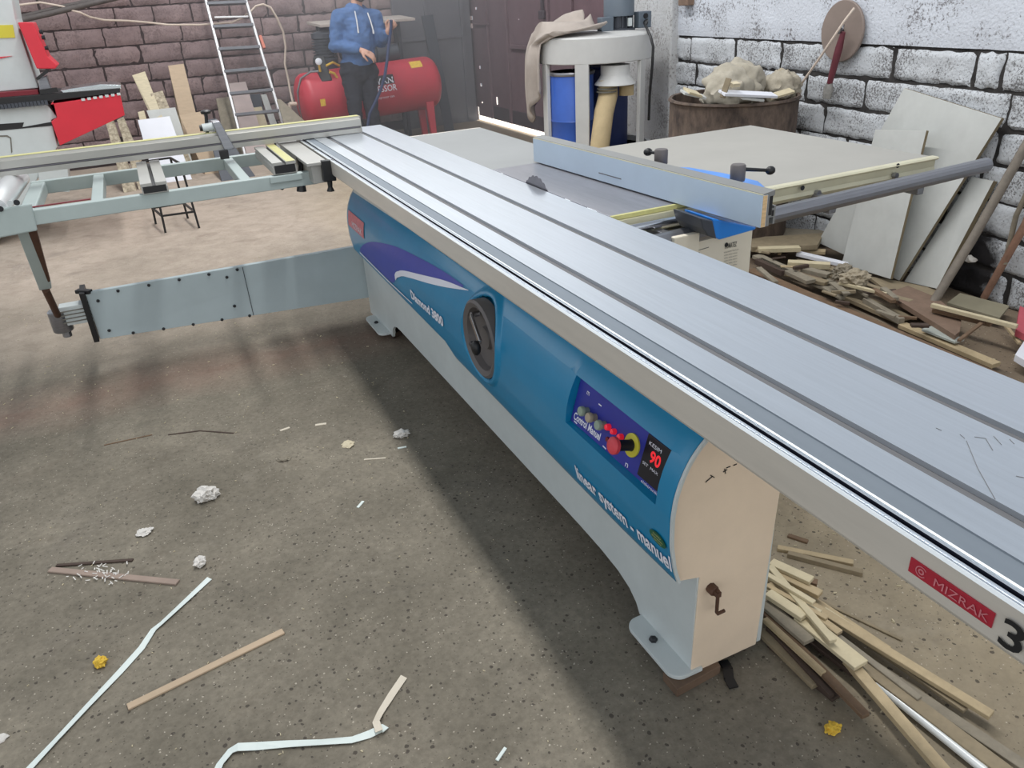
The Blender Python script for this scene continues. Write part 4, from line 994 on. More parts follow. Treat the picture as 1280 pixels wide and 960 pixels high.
# --- edge banding machine at far left
EM = thing('edge_banding_machine', 'pale grey and red edge banding machine at the far left', 'machine', (-.6, 7.0, FZ))
YM = 6.9
def quad3(bm, pts, Y, dy):           # outline in the front plane of the machine with real depth
    add_prism(bm, [ony(x, y, Y) for x, y in pts], (0, dy, 0))
b = B(); q0 = ony(0, 185, YM); q1 = ony(75, 185, YM)
quad3(b, [(-70, 135), (57, 128), (72, 147), (64, 150), (72, 183), (80, 300), (-70, 320)], YM, .7)
xr_ = ony(72, 183, YM).x
for v in b.verts:
    v.co.z = max(v.co.z, FZ)
    if v.co.z < .3: v.co.x = xr_ if v.co.x > -.6 else min(v.co.x, -1.2)
obj('lower_cabinet', b, M_ltgrey, EM, bevel=.006)
b = B(); quad3(b, [(-70, -60), (4, -60), (19, 24), (48, 110), (-70, 121)], YM+.1, .55); obj('upper_cabinet', b, M_ltgrey, EM, bevel=.006)
b = B(); quad3(b, [(-70, 33), (16, 31), (19, 47), (-70, 50)], YM+.092, .01); obj('yellow_sticker', b, M_yellow, EM)
b = B(); quad3(b, [(-40, 74), (15.5, 70), (-40, 82)], YM+.092, .01); obj('red_stripe', b, M_red, EM)
b = B(); quad3(b, [(-70, 121), (47, 112), (49, 121), (-70, 130)], YM+.02, .5); obj('red_skirt', b, M_darkred, EM, bevel=.004)
b = B(); quad3(b, [(22, 28), (41, 28), (60, 71), (72, 82), (69, 86), (46, 86)], YM-.02, .30); obj('red_guard', b, M_red, EM, bevel=.006)
for x, y in ((51, 40), (54, 47), (58, 60)):
    b = B(); p = ony(x, y, YM+.0); add_lathe(b, [(.012, -.01), (.016, .012)], 8, axis_m(p, (1, 0, 0))); obj('bolt', b, M_hole, EM)
b = B(); quad3(b, [(66, 128), (64.5, 130), (150, 117.5), (156, 144), (75, 182), (64, 152), (71, 147)], YM-.06, .5); obj('red_hood', b, M_red, EM, bevel=.004, label='red sloping hood on the outfeed end')
for k in range(7):
    p = ony(104+k*7.4, 124.6-k*1.15, YM-.065); b = B(); add_box(b, p+Vector((-.012, -.004, -.008)), p+Vector((.012, .02, .008))); obj('roller_stud', b, M_ltgrey, EM)
b = B(); quad3(b, [(-70, 128), (66, 117), (150, 110), (150, 116), (66, 126), (-70, 141)], YM-.04, .5); obj('conveyor_track', b, M_black, EM, bevel=.004)
for k in range(14):
    p = ony(-2+k*4.6, 133.5-k*.45, YM-.045); b = B(); add_box(b, p+Vector((-.01, -.012, -.018)), p+Vector((.01, .02, .014))); obj('track_pad', b, M_dgrey, EM)
b = B(); quad3(b, [(75, 113), (125, 105.5), (151, 106), (152, 111), (140, 113), (80, 117)], YM-.02, .3); obj('outfeed_fence', b, M_polish, EM, bevel=.003)
b = B(); quad3(b, [(48, 98), (58, 95), (63, 110), (66, 114), (50, 118)], YM+.05, .12); obj('pressure_block', b, M_steel, EM, bevel=.004)
b = B(); add_bar(b, ony(46, 99, YM), ony(60, 88, YM), .02, .03, (0, -1, 0)); add_bar(b, ony(50, 115, YM-.03), ony(72, 112, YM-.03), .03, .03); obj('guide_arm', b, M_black, EM)
b = B(); quad3(b, [(-70, 160), (30, 153), (28, 159), (66, 152), (66, 157), (-70, 170)], YM-.004, .02); obj('drive_slot', b, M_black, EM)
b = B(); quad3(b, [(-60, 171), (9, 169), (14, 172), (15.5, 190), (14, 192), (12.5, 173), (8, 171), (-60, 173)], YM-.003, .01); obj('door_seam', b, M_greyprint, EM)
b = B(); quad3(b, [(47, 208), (84, 204), (87, 240), (50, 240)], YM-.1, .3); obj('side_box', b, M_ltgrey, EM, bevel=.004)
for v in (): pass
# --- planks and boards leaning on the back wall
def lean(name, pts, Y0_, Y1_, th, m, label, cat, group=None, bev=.003):
    """outline of a board: first two points are its top corners at depth Y1_, the others its bottom corners at depth Y0_; the bottom is carried on to the floor"""
    t0, t1 = ony(*pts[0], Y1_), ony(*pts[1], Y1_); b1, b0 = ony(*pts[2], Y0_), ony(*pts[3], Y0_)
    def down(t, c):
        d = c-t; return t + d*((FZ-t.z)/d.z) if abs(d.z) > 1e-6 and c.z > FZ else c
    b1, b0 = down(t1, b1), down(t0, b0)
    n = (t1-t0).cross(b0-t0).normalized()
    if n.y > 0: n = -n
    b = B(); add_hexa(b, [p-n*th for p in (t0, t1, b1, b0)]+[t0, t1, b1, b0])
    return solo(name, b, m, label, cat, group, bevel=bev)
LG = 'boards leaning on the back wall'
lean('plank', [(165, 94), (181, 89), (196, 128), (184, 135)], 9.35, 9.70, .03, M_paleblk, 'pale split plank leaning highest beside the red hood', 'plank', LG)
lean('plank', [(188, 117), (203, 113), (222, 160), (200, 163)], 9.15, 9.45, .03, M_bark, 'bark speckled short plank leaning in front of the pale split plank', 'plank', LG)
lean('plank', [(210, 82), (229.5, 79.5), (247, 150), (226, 152)], 9.40, 9.78, .02, M_beige, 'tall smooth beige plank leaning left of the ladder', 'plank', LG)
lean('plank', [(213, 96), (218, 95), (228, 140), (222, 142)], 9.50, 9.79, .02, M_olive, 'dark narrow plank edge left of the tall beige plank', 'plank', LG)
lean('board', [(172, 150), (212, 145), (228, 190), (185, 197)], 8.75, 9.0, .02, M_whiteboard, 'bright white board leaning behind the crosscut fence', 'board', LG)
lean('board', [(183, 138), (219, 134), (236, 188), (205, 195)], 9.0, 9.25, .02, M_panelw, 'dusty grey board leaning behind the bright white board', 'board', LG)
lean('board', [(224, 144), (252, 139), (275, 185), (245, 192)], 8.9, 9.2, .02, M_beige, 'wide short beige board under the tall beige plank', 'board', LG)
lean('plank', [(172, 140), (180, 138), (196, 190), (186, 192)], 9.1, 9.35, .03, M_paleblk, 'narrow pale plank left of the dusty grey board', 'plank', LG)
lean('plank', [(146, 150), (154, 146), (170, 185), (158, 188)], 8.7, 8.95, .04, M_bark, 'bark speckled plank below the sloping edge of the red hood', 'plank', LG)
lean('plank', [(132, 153), (141, 149), (152, 182), (140, 184)], 8.7, 8.9, .04, M_bark, 'bark speckled plank leftmost under the red hood', 'plank', LG)
lean('board', [(270, 123), (292, 120), (300, 160), (278, 164)], 9.55, 9.75, .03, M_greywood, 'small pale grey board behind the left ladder rail', 'board', LG)
lean('board', [(286, 104), (307, 102), (312, 118), (290, 120)], 9.72, 9.86, .02, mat('pale pinkish board', rgb(196, 180, 176), .7), 'pinkish white board end between the ladder rails', 'board', LG)
lean('board', [(294, 119), (325, 117), (331, 142), (300, 146)], 9.64, 9.80, .03, M_dgrey, 'dark grey board between the ladder rails', 'board', LG)
lean('board', [(326, 118), (333, 117.5), (344, 148), (336, 150)], 9.52, 9.70, .02, M_panelw, 'thin white strip board beside the dark grey board', 'board', LG)
lean('board', [(298, 137), (327, 133), (336, 160), (305, 164)], 9.44, 9.60, .03, M_paleblk, 'cream offcut board low between the ladder rails', 'board', LG)
lean('board', [(346, 124), (351, 124), (382, 152), (356, 158)], 8.6, 9.0, .02, M_greywood, 'grey triangular board right of the ladder foot', 'board', LG)
lean('board', [(256, 150), (270, 148), (285, 170), (262, 172)], 8.6, 8.75, .05, M_dgrey, 'dark grey box board behind the stop knob', 'board', LG)
# --- pipes and cables on the back wall
b = B(); add_tube(b, [ony(22, 26, 9.7), ony(60, 17.5, 9.7), ony(95, 9, 9.7), ony(150, -4, 9.7), ony(200, -14, 9.7)], .028, 10); add_tube(b, [ony(22, 22, 9.74), ony(75, 9, 9.74), ony(130, -3, 9.74)], .02, 8)
solo('conduit', b, M_cable, 'dark conduit slanting across the top left of the back wall', 'pipe', smooth=40)
b = B(); add_tube(b, [ony(18, 7, 9.72), ony(50, 3, 9.72), ony(78, 8, 9.72), ony(93, 14, 9.68), ony(100, 15.5, 9.68), ony(112, 21, 9.74), ony(130, 25, 9.76), ony(160, 26, 9.77), ony(185, 28, 9.77), ony(210, 31, 9.77), ony(250, 31, 9.77), ony(290, 28, 9.77), ony(304, 22, 9.76), ony(309, 17, 9.70)], .010, 8)
solo('cream_cable', b, M_cream2, 'cream cable strung along the back wall behind the ladder', 'cable', smooth=40)
b = B(); add_tube(b, [ony(313, 15, 9.72), ony(320, 7.5, 9.72), ony(329, 5.5, 9.72), ony(338, 9, 9.72), ony(346, 22, 9.73), ony(354, 40, 9.75), ony(357, 58, 9.76), ony(356, 80, 9.76), ony(360, 98, 9.74), ony(363, 115, 9.7), ony(366, 128, 9.5)], .012, 8)
solo('air_hose', b, M_cream2, 'cream air hose looping down the wall to the compressor', 'hose', smooth=40)
b = B(); add_tube(b, [ony(362, 130, 9.0), ony(378, 129.5, 9.0)], .022, 10); add_tube(b, [ony(362, 129, 9.0), ony(363, 150, 9.0)], .018, 10); solo('pipe_elbow', b, M_cream2, 'cream elbow pipe at the left end of the compressor', 'pipe', smooth=40)
# --- small black metal stool frame
ST = thing('stool_frame', 'small black metal stool frame standing under the outrigger', 'stool', (.1, 6.5, FZ))
fp = [onz(207, 291, FZ), onz(249, 285, FZ), onz(235, 273, FZ), onz(195, 280, FZ)]
tp = []
for (x, y), q in zip(((193, 205), (230, 195), (226, 187), (188, 197)), fp): t = ony(x, y, q.y); tp.append(t)
zt = sum(t.z for t in tp)/4
tp = [Vector((q.x+(.02 if i in (0, 3) else -.02), q.y+(.02 if i < 2 else -.02), .47)) for i, q in enumerate(fp)]
for q, t in zip(fp, tp):
    b = B(); add_bar(b, q, t, .016, .016, (0, 1, 0)); obj('leg', b, M_black, ST)
for i in range(4):
    for z_, nm in ((.10, 'stretcher'), (.465, 'seat_rail')):
        k = (z_-FZ)/(.47-FZ); b = B(); add_bar(b, fp[i].lerp(tp[i], k), fp[(i+1) % 4].lerp(tp[(i+1) % 4], k), .014, .014); obj(nm, b, M_black, ST)
# --- dust extractor by the gate
DX = thing('dust_extractor', 'grey drum dust extractor with blue barrels in front of the gate', 'dust extractor', (3.12, 5.42, FZ))
cx, cy = 3.215, 5.385; RR = .425
TM = Matrix.Translation((cx, cy, 0))
b = B(); add_lathe(b, [(RR, 1.005), (RR+.004, 1.01), (RR+.004, 1.170), (RR-.005, 1.18), (RR*.6, 1.195), (.05, 1.20)], 26, TM); obj('filter_ring', b, mat('extractor grey', rgb(196, 196, 194), .5, 0, .06, 5), DX, smooth=30)
MG = MATS['extractor grey']
b = B(); add_lathe(b, [(RR+.01, .36), (RR+.01, .40), (RR-.02, .40), (RR-.02, .36)], 26, TM); obj('middle_ring', b, MG, DX, smooth=30)
b = B(); add_lathe(b, [(RR, FZ), (RR, .03), (.05, .03)], 26, TM); obj('base_plate', b, MG, DX)
def wpx(x, y, r=RR):        # point of the ring front seen at that pixel
    c = Vector(CAMP); d = Vector(ROT @ _ray(x, y)); a = d.x**2+d.y**2; o_ = c-Vector((cx, cy, 0)); bb = 2*(d.x*o_.x+d.y*o_.y); cc_ = o_.x**2+o_.y**2-r*r
    disc = bb*bb-4*a*cc_
    t = (-bb-math.sqrt(max(0, disc)))/(2*a); return c+d*t
for x in (727, 804, 680, 770):
    if x == 770: ang = math.atan2(cy+RR-cy, .1)
    p = wpx(x, 84); ang = math.atan2(p.y-cy, p.x-cx)
    if x == 770: ang = R_(60)
    o_ = Vector((math.cos(ang), math.sin(ang), 0)); t_ = Vector((-o_.y, o_.x, 0)); c0 = Vector((cx, cy, 0))+o_*RR
    wq = .05 if x == 727 else .035
    b = B(); add_hexa(b, [c0-t_*wq-o_*.03+Vector((0, 0, FZ)), c0+t_*wq-o_*.03+Vector((0, 0, FZ)), c0+t_*wq+Vector((0, 0, FZ)), c0-t_*wq+Vector((0, 0, FZ)), c0-t_*wq-o_*.03+Vector((0, 0, 1.01)), c0+t_*wq-o_*.03+Vector((0, 0, 1.01)), c0+t_*wq+Vector((0, 0, 1.01)), c0-t_*wq+Vector((0, 0, 1.01))]); obj('leg', b, MG, DX, bevel=.004)
bl = wpx(699, 90, RR-.05); b = B(); d_ = Vector((cx-bl.x, cy-bl.y, 0)).normalized(); bc = Vector((bl.x, bl.y, 0))+d_*.13
add_lathe(b, [(.155, FZ+.03), (.162, .05), (.162, .30), (.168, .31), (.162, .32), (.162, .60), (.168, .61), (.162, .62), (.162, .93), (.150, .95), (.04, .95)], 26, Matrix.Translation((bc.x, bc.y, 0))); obj('collecting_barrel', b, M_bluebarrel, DX, smooth=40)
b = B(); add_lathe(b, [(.166, .925), (.170, .93), (.170, .945), (.166, .95)], 26, Matrix.Translation((bc.x, bc.y, 0))); obj('barrel_clamp', b, M_steel, DX, smooth=40)
b2 = Vector((cx+.13, cy+.12, 0)); b = B(); add_lathe(b, [(.20, FZ+.03), (.21, .05), (.21, .93), (.19, .95)], 26, Matrix.Translation(b2)); obj('collecting_barrel', b, M_navy, DX, smooth=40)
fc = wpx(769, 100, RR-.12); fm = Matrix.Translation((fc.x, fc.y, 0))
b = B(); add_lathe(b, [(.105, .985), (.105, .92), (.108, .915), (.115, .90), (.145, .865), (.150, .855), (.145, .852), (.08, .85)][::-1], 26, fm); obj('inlet_funnel', b, MG, DX, smooth=40)
d0 = ony(760, 104, fc.y); b = B(); dd = [d0+Vector((0, 0, .02)), d0+Vector((-.005, -.01, -.08)), ony(755, 140, fc.y-.06), ony(750, 180, fc.y-.10), ony(747, 215, fc.y-.12)]; dd[-1].z = max(dd[-1].z, .12)
dd.append(Vector((dd[-1].x-.02, dd[-1].y-.05, FZ+.06))); add_tube(b, dd, [.068, .070, .070, .070, .070, .070], 18); obj('fabric_duct', b, M_tanduct, DX, smooth=40)
for z_ in (.80, .785): 
    b = B(); pz_ = dd[0].lerp(dd[2], .25 if z_ == .80 else .35); add_tube(b, [pz_+Vector((0, 0, .004)), pz_-Vector((0, 0, .004))], .0725, 18); obj('duct_strap', b, M_greyprint, DX, smooth=40)
pq = ony(783, 115, fc.y-.02); b = B(); add_tube(b, [pq+Vector((0, 0, .05)), pq-Vector((0, 0, .02))], .055, 16); obj('capped_inlet', b, M_tanduct, DX, smooth=40)
# motor on top
mc = Vector((cx+.10, cy-.05, 0)); pm = ony(772, 46, cy-.05); mc.x = pm.x+.01; mm = Matrix.Translation((mc.x, mc.y, 0))
b = B(); add_lathe(b, [(.12, 1.185), (.12, 1.205), (.085, 1.21), (.085, 1.285), (.04, 1.29)], 24, mm)
for k in range(20):
    a_ = 2*PI*k/20; o_ = Vector((math.cos(a_), math.sin(a_), 0)); add_bar(b, Vector((mc.x, mc.y, 1.24))+o_*.08, Vector((mc.x, mc.y, 1.24))+o_*.105, .006, .10, (0, 0, 1))
obj('motor_body', b, M_dgrey, DX, smooth=35)
b = B(); add_lathe(b, [(.09, 1.285), (.112, 1.29), (.112, 1.40), (.105, 1.42), (.05, 1.425)], 24, mm); obj('fan_cowl', b, mat('grey blue cowl', rgb(98, 108, 118), .5, .1, .06), DX, smooth=40)
b = B(); add_box(b, (mc.x-.20, mc.y-.09, 1.19), (mc.x-.10, mc.y-.02, 1.29)); obj('terminal_box', b, MATS['grey blue cowl'], DX, bevel=.006)
b = B(); add_box(b, (mc.x+.11, mc.y-.10, 1.20), (mc.x+.22, mc.y-.03, 1.31)); obj('terminal_box', b, MATS['grey blue cowl'], DX, bevel=.006)
for z_ in (1.235, 1.28):
    b = B(); add_lathe(b, [(.018, 0), (.018, .01)], 12, axis_m((mc.x+.165, mc.y-.10, z_), (0, -1, 0))); obj('cable_gland', b, M_black, DX)
b = B(); add_box(b, (mc.x+.01, mc.y-.115, 1.22), (mc.x+.04, mc.y-.10, 1.275)); obj('rating_plate', b, M_ltgrey, DX)
b = B(); yy = cy-.25; add_tube(b, [(mc.x+.165, mc.y-.12, 1.25), ony(806, 30, 5.1), ony(813, 45, 4.97), ony(816.5, 58, 4.93), ony(815.5, 80, 4.93), ony(812, 120, 4.97), ony(811, 150, 5.0)], .010, 8); obj('power_cable', b, M_black, DX, smooth=40)
# dust cloth draped from the motor over the ring's left side
def cloth():
    bmx = B(); nU, nV = 40, 26; G = []
    for i in range(nU+1):
        a_ = i/nU; row = []
        for j in range(nV+1):
            v = j/nV; hang = min(1, max(0, (a_-.35)/.3)); th = PI*(1.06-.18*hang) + (v-.5)*(2.3-1.45*hang)
            o_ = Vector((math.cos(th), math.sin(th), 0))
            if a_ < .55:
                r = .08+(RR+.02-.08)*(a_/.55); z_ = 1.29-.07*(a_/.55)+.035*math.sin(v*11+a_*4) + .03*math.sin(a_*9+v*5)
            else:
                t = (a_-.55)/.45; L = .58*(1-.4*abs(v-.42)*1.6); r = RR+.02+.075*math.sin(min(1, t*1.6)*PI/2)*(1-.35*t); z_ = 1.215-L*t*t*.35-L*t*.75
            wv = .022*math.sin(v*16+a_*3)*(0.3+a_) + .012*mnoise.noise(Vector((a_*6, v*7, 3)))
            r += wv; z_ += .012*mnoise.noise(Vector((a_*5, v*9, 8)))
            row.append(bmx.verts.new(Vector((cx, cy, z_))+o_*r))
        G.append(row)
    for i in range(nU):
        for j in range(nV): bmx.faces.new((G[i][j], G[i+1][j], G[i+1][j+1], G[i][j+1]))
    return bmx
o = solo('dust_cloth', cloth(), M_cloth, 'beige dust cloth draped over the left of the extractor', 'cloth', smooth=60)
s_ = o.modifiers.new('t', 'SOLIDIFY'); s_.thickness = .012
# --- rusty drum with rubbish
bc = Vector((3.27, 3.86, 0)); RD = .375
b = B(); add_lathe(b, [(RD-.01, FZ), (RD, FZ+.01), (RD, .26), (RD+.012, .275), (RD, .29), (RD, .57), (RD+.012, .585), (RD, .60), (RD, .845), (RD+.012, .855), (RD+.004, .868), (RD-.012, .865), (RD-.012, .60), (.05, .60)], 40, Matrix.Translation(bc))
solo('rusty_drum', b, M_rust, 'rusty open steel drum full of rubbish by the white wall', 'drum', smooth=40, origin=(bc.x, bc.y, FZ))
def lump(name, c, size, m, label, cat, seed, amp=.35, sub=4, fr_=2.2, group=None, flat=None):
    b = B(); bmesh.ops.create_icosphere(b, subdivisions=sub, radius=1.0)
    for v in b.verts:
        d = v.co.normalized(); k = 1+amp*mnoise.noise(d*fr_+Vector((seed, seed*.7, 0)))+amp*.5*mnoise.noise(d*fr_*2.7+Vector((0, seed, 4)))
        v.co = Vector((d.x*size[0]*k, d.y*size[1]*k, d.z*size[2]*k))
        if flat is not None: v.co.z = max(v.co.z, -size[2]*flat)
        v.co += Vector(c)
    return solo(name, b, m, label, cat, group, smooth=60 if amp < .4 else None)
def dp(x, y): return ony(x, y, 3.80)
p = dp(925, 105); lump('plaster_bag', p+Vector((.0, .02, -.02)), (.165, .14, .148), M_plaster, 'pale dusty sack heaped highest in the rusty drum', 'sack', 3, .28)
p = dp(905, 108); lump('plaster_bag', p+Vector((-.02, -.06, -.02)), (.15, .12, .13), M_plaster, 'dusty sack slumped on the left of the rusty drum', 'sack', 5, .3)
p = dp(968, 106); lump('plaster_bag', p+Vector((.02, -.04, -.02)), (.11, .11, .10), M_sawdust, 'small dusty sack at the right of the rusty drum', 'sack', 9, .3)
b = B(); add_tube(b, [dp(966, 107), dp(972, 97), dp(979, 91)], [.045, .042, .035], 14); solo('paper_roll', b, M_kraft, 'pale rolled paper standing out of the drum', 'paper roll', smooth=50)
for i, (a, c, wd, th, m, lb_) in enumerate((((853, 115), (880, 121), .05, .012, M_panelw, 'white strip hanging over the left rim of the rusty drum'), ((902, 116), (968, 119), .06, .014, M_whiteboard, 'white strip lying across the top of the rusty drum'),
        ((925, 121), (952, 124), .05, .012, M_panelw, 'short white strip at the front rim of the rusty drum'), ((858, 113), (874, 118), .07, .012, M_pale, 'pale chip board at the left rim of the drum'),
        ((960, 122), (990, 113), .05, .012, M_pale, 'pale slat poking over the right rim of the drum'), ((903, 122), (911, 98), .03, .02, M_olive, 'short brown stick standing in the middle of the drum'), ((913, 106), (923, 105), .035, .02, M_paleblk, 'small pale block in front of the dusty sack'))):
    b = B(); A_, C_ = ony(*a, 3.52), ony(*c, 3.52)
    if A_.z < .875 and i != 5: A_.z = max(A_.z, .872)
    C_.z = max(C_.z, .874)
    add_bar(b, A_, C_, wd, th, (0, -.3, 1)); solo('wood_strip', b, m, lb_, 'strip', 'scraps in the rusty drum', bevel=.001)
# --- disc, handle and stick on the white wall
dc = onwall(1053, 39, .03); b = B(); add_lathe(b, [(.158, -.008), (.160, -.004), (.160, .004), (.156, .008), (.01, .008)], 48, axis_m(dc, NW)); DSC = solo('wall_disc', b, M_disc, 'brown round hardboard disc hung on the white wall', 'disc', smooth=35, origin=tuple(dc))
q = onwall(1052, 38, .045); b = B(); add_lathe(b, [(.016, 0), (.016, .02)], 12, axis_m(q, NW)); obj('hub_bolt', b, M_dgrey, DSC)
b = B(); a_, c_ = onwall(1054, 40, .08), onwall(1037, 104, .07); add_tube(b, [a_, a_.lerp(c_, .3), a_.lerp(c_, .7), c_], [.013, .021, .020, .016], 12)
BR = solo('hand_brush', b, M_maroon, 'maroon handled brush hanging under the round disc', 'brush', smooth=50, origin=tuple(a_))
e_ = onwall(1033.5, 123, .07); b = B(); add_tube(b, [c_, c_.lerp(e_, .4), e_], [.02, .034, .028], 12, flat=.6); obj('bristles', b, mat('grey bristles', rgb(134, 132, 128), .9, 0, .25, 60, .4, 200), BR, smooth=50)
b = B(); add_tube(b, [onwall(1054.5, 31, .09), onwall(1053, 36, .10), onwall(1050, 41, .09)], .006, 8); obj('hook', b, M_steel, BR)
b = B(); add_tube(b, [onwall(1068, 10, .07), onwall(1055, 27, .11), onwall(1025, 72, .13), onwall(998, 110, .10)], .007, 8); solo('thin_rod', b, M_cream2, 'thin pale rod slanting from the round disc to the drum', 'rod', smooth=50)
q = onwall(859, 0, .03); b = B(); add_hexa(b, [q+UW*s+NW*d+Vector((0, 0, z)) for z in (-.035, .08) for s, d in ((-.05, -.03), (.07, -.03), (.07, .03), (-.05, .03))]); solo('wall_box', b, M_redbrown, 'small brown block fixed high on the white wall by the pier', 'block', bevel=.004)

# ------------------------------------------------------------------ RIGHT SIDE: panels, poles, offcuts
M_edge = mat('dark board edge', rgb(120, 108, 84), .7, 0, .1, 10)
def panel4(name, pts, th, m, label, cat, group=None, away=None, bev=.002):
    t0, t1, b1, b0 = [Vector(p) for p in pts]
    n = (t1-t0).cross(b0-t0).normalized()
    if n.x > 0: n = -n
    b = B(); add_hexa(b, [p-n*th for p in (t0, t1, b1, b0)]+[t0, t1, b1, b0]); b.normal_update()
    for fc in b.faces:
        if abs(fc.normal.dot(n)) < .7: fc.material_index = 1
    return solo(name, b, [m, M_edge], label, cat, group, bevel=bev)
def leanR(name, px, xt, xb, th, m, label, cat, group=None):
    """top corners lie at wall offset xt, bottom corners at plane X = xb"""
    t0, t1 = onwall(*px[0], xt), onwall(*px[1], xt); b1, b0 = onx(*px[2], xb[1]), onx(*px[3], xb[0])
    return panel4(name, (t0, t1, b1, b0), th, m, label, cat, group)
LR = 'panels leaning on the white wall'
leanR('panel', [(1130, 110), (1252, 148), (1124, 351), (1022, 303)], .05, (3.52, 3.46), .022, M_panelw, 'largest dusty white panel leaning tilted on the white wall', 'panel', LR)
leanR('panel', [(1094, 162), (1158, 163), (1113, 349), (1052, 330)], .16, (3.40, 3.36), .018, M_panelw, 'smaller white panel in front of the largest tilted one', 'panel', LR)
leanR('panel', [(1214, 221), (1242, 226), (1171, 361), (1130, 352)], .03, (3.50, 3.46), .03, M_panelw, 'narrow speckled white panel beside the grey pole', 'panel', LR)
b = B(); add_tube(b, [onwall(1288, 172, .05), onx(1215, 300, 3.47), onz(1163, 384, FZ+.05)], [.021, .021, .021], 12); solo('pole', b, M_pole, 'long grey wooden pole leaning beside the narrow panel', 'pole', smooth=50)
b = B(); add_tube(b, [onwall(1300, 240, .05), onwall(1282, 280, .06), onz(1230, 372, FZ+.03)], [.018, .018, .017], 12); solo('pole', b, M_rustpole, 'rust brown pole leaning at the right edge of the view', 'pole', smooth=50)
b = B(); add_tube(b, [onwall(1296, 215, .04), onwall(1270, 270, .04), onwall(1256, 330, .05)], .012, 10); solo('pipe', b, M_greywood, 'thin grey pipe close to the wall behind the rust brown pole', 'pipe', smooth=50)
def strip_(name, a, c, wd, th, z, m, label, cat='offcut', group=None, tilt=0.0, z2=None, roll=0.0):
    A_ = onz(*a, FZ+z+th); C_ = onz(*c, FZ+(z2 if z2 is not None else z)+th); d = (C_-A_).normalized()
    up = Vector((0, 0, 1)) if not roll else Matrix.Rotation(roll, 3, d) @ Vector((0, 0, 1))
    b = B(); off = Vector((0, 0, th/2)); add_bar(b, A_-off, C_-off, wd, th, up)
    return solo(name, b, m, label, cat, group, bevel=min(.0012, th*.2), seg=1)
GR = 'offcuts heaped behind the table'
def poly_(name, pts, th, z, m, label, cat='offcut', group=GR):
    q = [onz(x, y, FZ+z+th) for x, y in pts]; b = B(); add_prism(b, [p-Vector((0, 0, th)) for p in q], (0, 0, th)); return solo(name, b, m, label, cat, group, bevel=.001, seg=1)
poly_('board', [(930, 282), (1040, 288), (1036, 296), (940, 298)], .02, .06, M_greywood, 'darkest grey board at the back of the offcut heap', 'board')
poly_('board', [(935, 297), (1030, 291), (1022, 306), (940, 309)], .03, .09, M_olive, 'wide olive brown board topmost at the back of the offcut heap', 'board')
strip_('offcut', (948, 309.5), (1000, 308), .05, .025, .10, M_pale, 'short pale square ended offcut just right of the saw cabinet', group=GR)
strip_('offcut', (996, 311), (1032, 313), .05, .02, .06, M_tan, 'tan offcut between the wide olive board and the largest panel', group=GR)
strip_('offcut', (998, 315), (1058, 329), .045, .02, .07, M_whiteboard, 'white offcut strip slanting under the corner of the largest panel', group=GR)
strip_('offcut', (985, 326), (1038, 329), .05, .03, .08, M_pale, 'pale thick offcut below the white offcut strip', group=GR)
strip_('offcut', (1004, 334), (1037, 342), .05, .02, .08, M_greywood, 'grey brown offcut below the pale thick one', group=GR)
strip_('offcut', (1030, 329), (1056, 345), .03, .02, .07, M_olive, 'olive offcut beside the crumpled kraft paper', group=GR)
strip_('offcut', (946, 318), (1014, 350), .06, .02, .07, M_greywood, 'long grey splintered offcut running beside the table edge', group=GR)
strip_('offcut', (948, 323), (982, 338), .05, .03, .06, M_dkbrown, 'dark brown short offcut close to the saw cabinet', group=GR)
strip_('offcut', (980, 338), (1034, 352), .05, .02, .06, M_olive, 'flat olive offcut above the long brown beam', group=GR)
strip_('offcut', (1008, 347), (1062, 366), .09, .015, .04, M_greywood, 'broad grey offcut lying flat above the long brown beam', group=GR)
strip_('offcut', (1040, 358), (1130, 397), .10, .02, .02, M_olive, 'broad olive offcut along the middle of the brown beam', group=GR)
strip_('offcut', (1082, 372), (1128, 398), .03, .03, .035, M_greywood, 'knobbly grey offcut on the broad olive one', group=GR)
strip_('offcut', (1050, 352), (1108, 366), .018, .015, .10, M_pale, 'slim pale stick between the kraft paper and the red brown board', group=GR)
lump('crumpled_paper', onz(1068, 349, FZ+.12), (.075, .06, .045), M_kraft, 'crumpled kraft paper under the smaller white panel', 'paper', 21, .5)
lump('crumpled_paper', onz(1054, 340, FZ+.12), (.055, .05, .04), M_greywood, 'grey crumpled paper under the corner of the largest panel', 'paper', 23, .5)
poly_('board', [(1108, 366), (1135, 357), (1172, 372), (1202, 398), (1200, 414), (1194, 419)], .025, .06, M_redbrown, 'red brown pointed board in the offcut heap', 'board')
poly_('board', [(1085, 345), (1128, 352), (1175, 362), (1168, 378), (1110, 364)], .015, .04, M_olive, 'brown sheet scrap under the feet of the panels', 'board')
strip_('offcut', (1165, 379), (1272, 406), .022, .018, .12, M_pale, 'long thin pale stick pointing at the pink red board', group=GR)
strip_('offcut', (1167, 385), (1240, 403), .03, .018, .09, M_brown, 'brown stick just below the long thin pale stick', group=GR)
poly_('board', [(1200, 366), (1262, 382), (1250, 397), (1184, 378)], .012, .05, mat('grey green sheet', rgb(138, 132, 112), .8, 0, .1, 8), 'grey green sheet scrap behind the long thin pale stick', 'board')
strip_('offcut', (1199, 424), (1233, 398), .015, .012, .10, M_brown, 'short brown stick leaning across the floor near the glass strip', group=GR)
strip_('offcut', (1255, 402), (1275, 428), .014, .012, .06, M_tan, 'short tan stick below the end of the long pale stick', group=GR)
strip_('offcut', (1158, 409), (1200, 425), .06, .012, .05, mat('grey glossy strip', rgb(170, 176, 170), .2, 0, .1, 9), 'glossy grey strip at the tip of the red brown board', group=GR)
strip_('offcut', (1128, 404), (1246, 454), .05, .02, .02, M_tan, 'tan slat along the table edge below the glossy grey strip', group=GR)
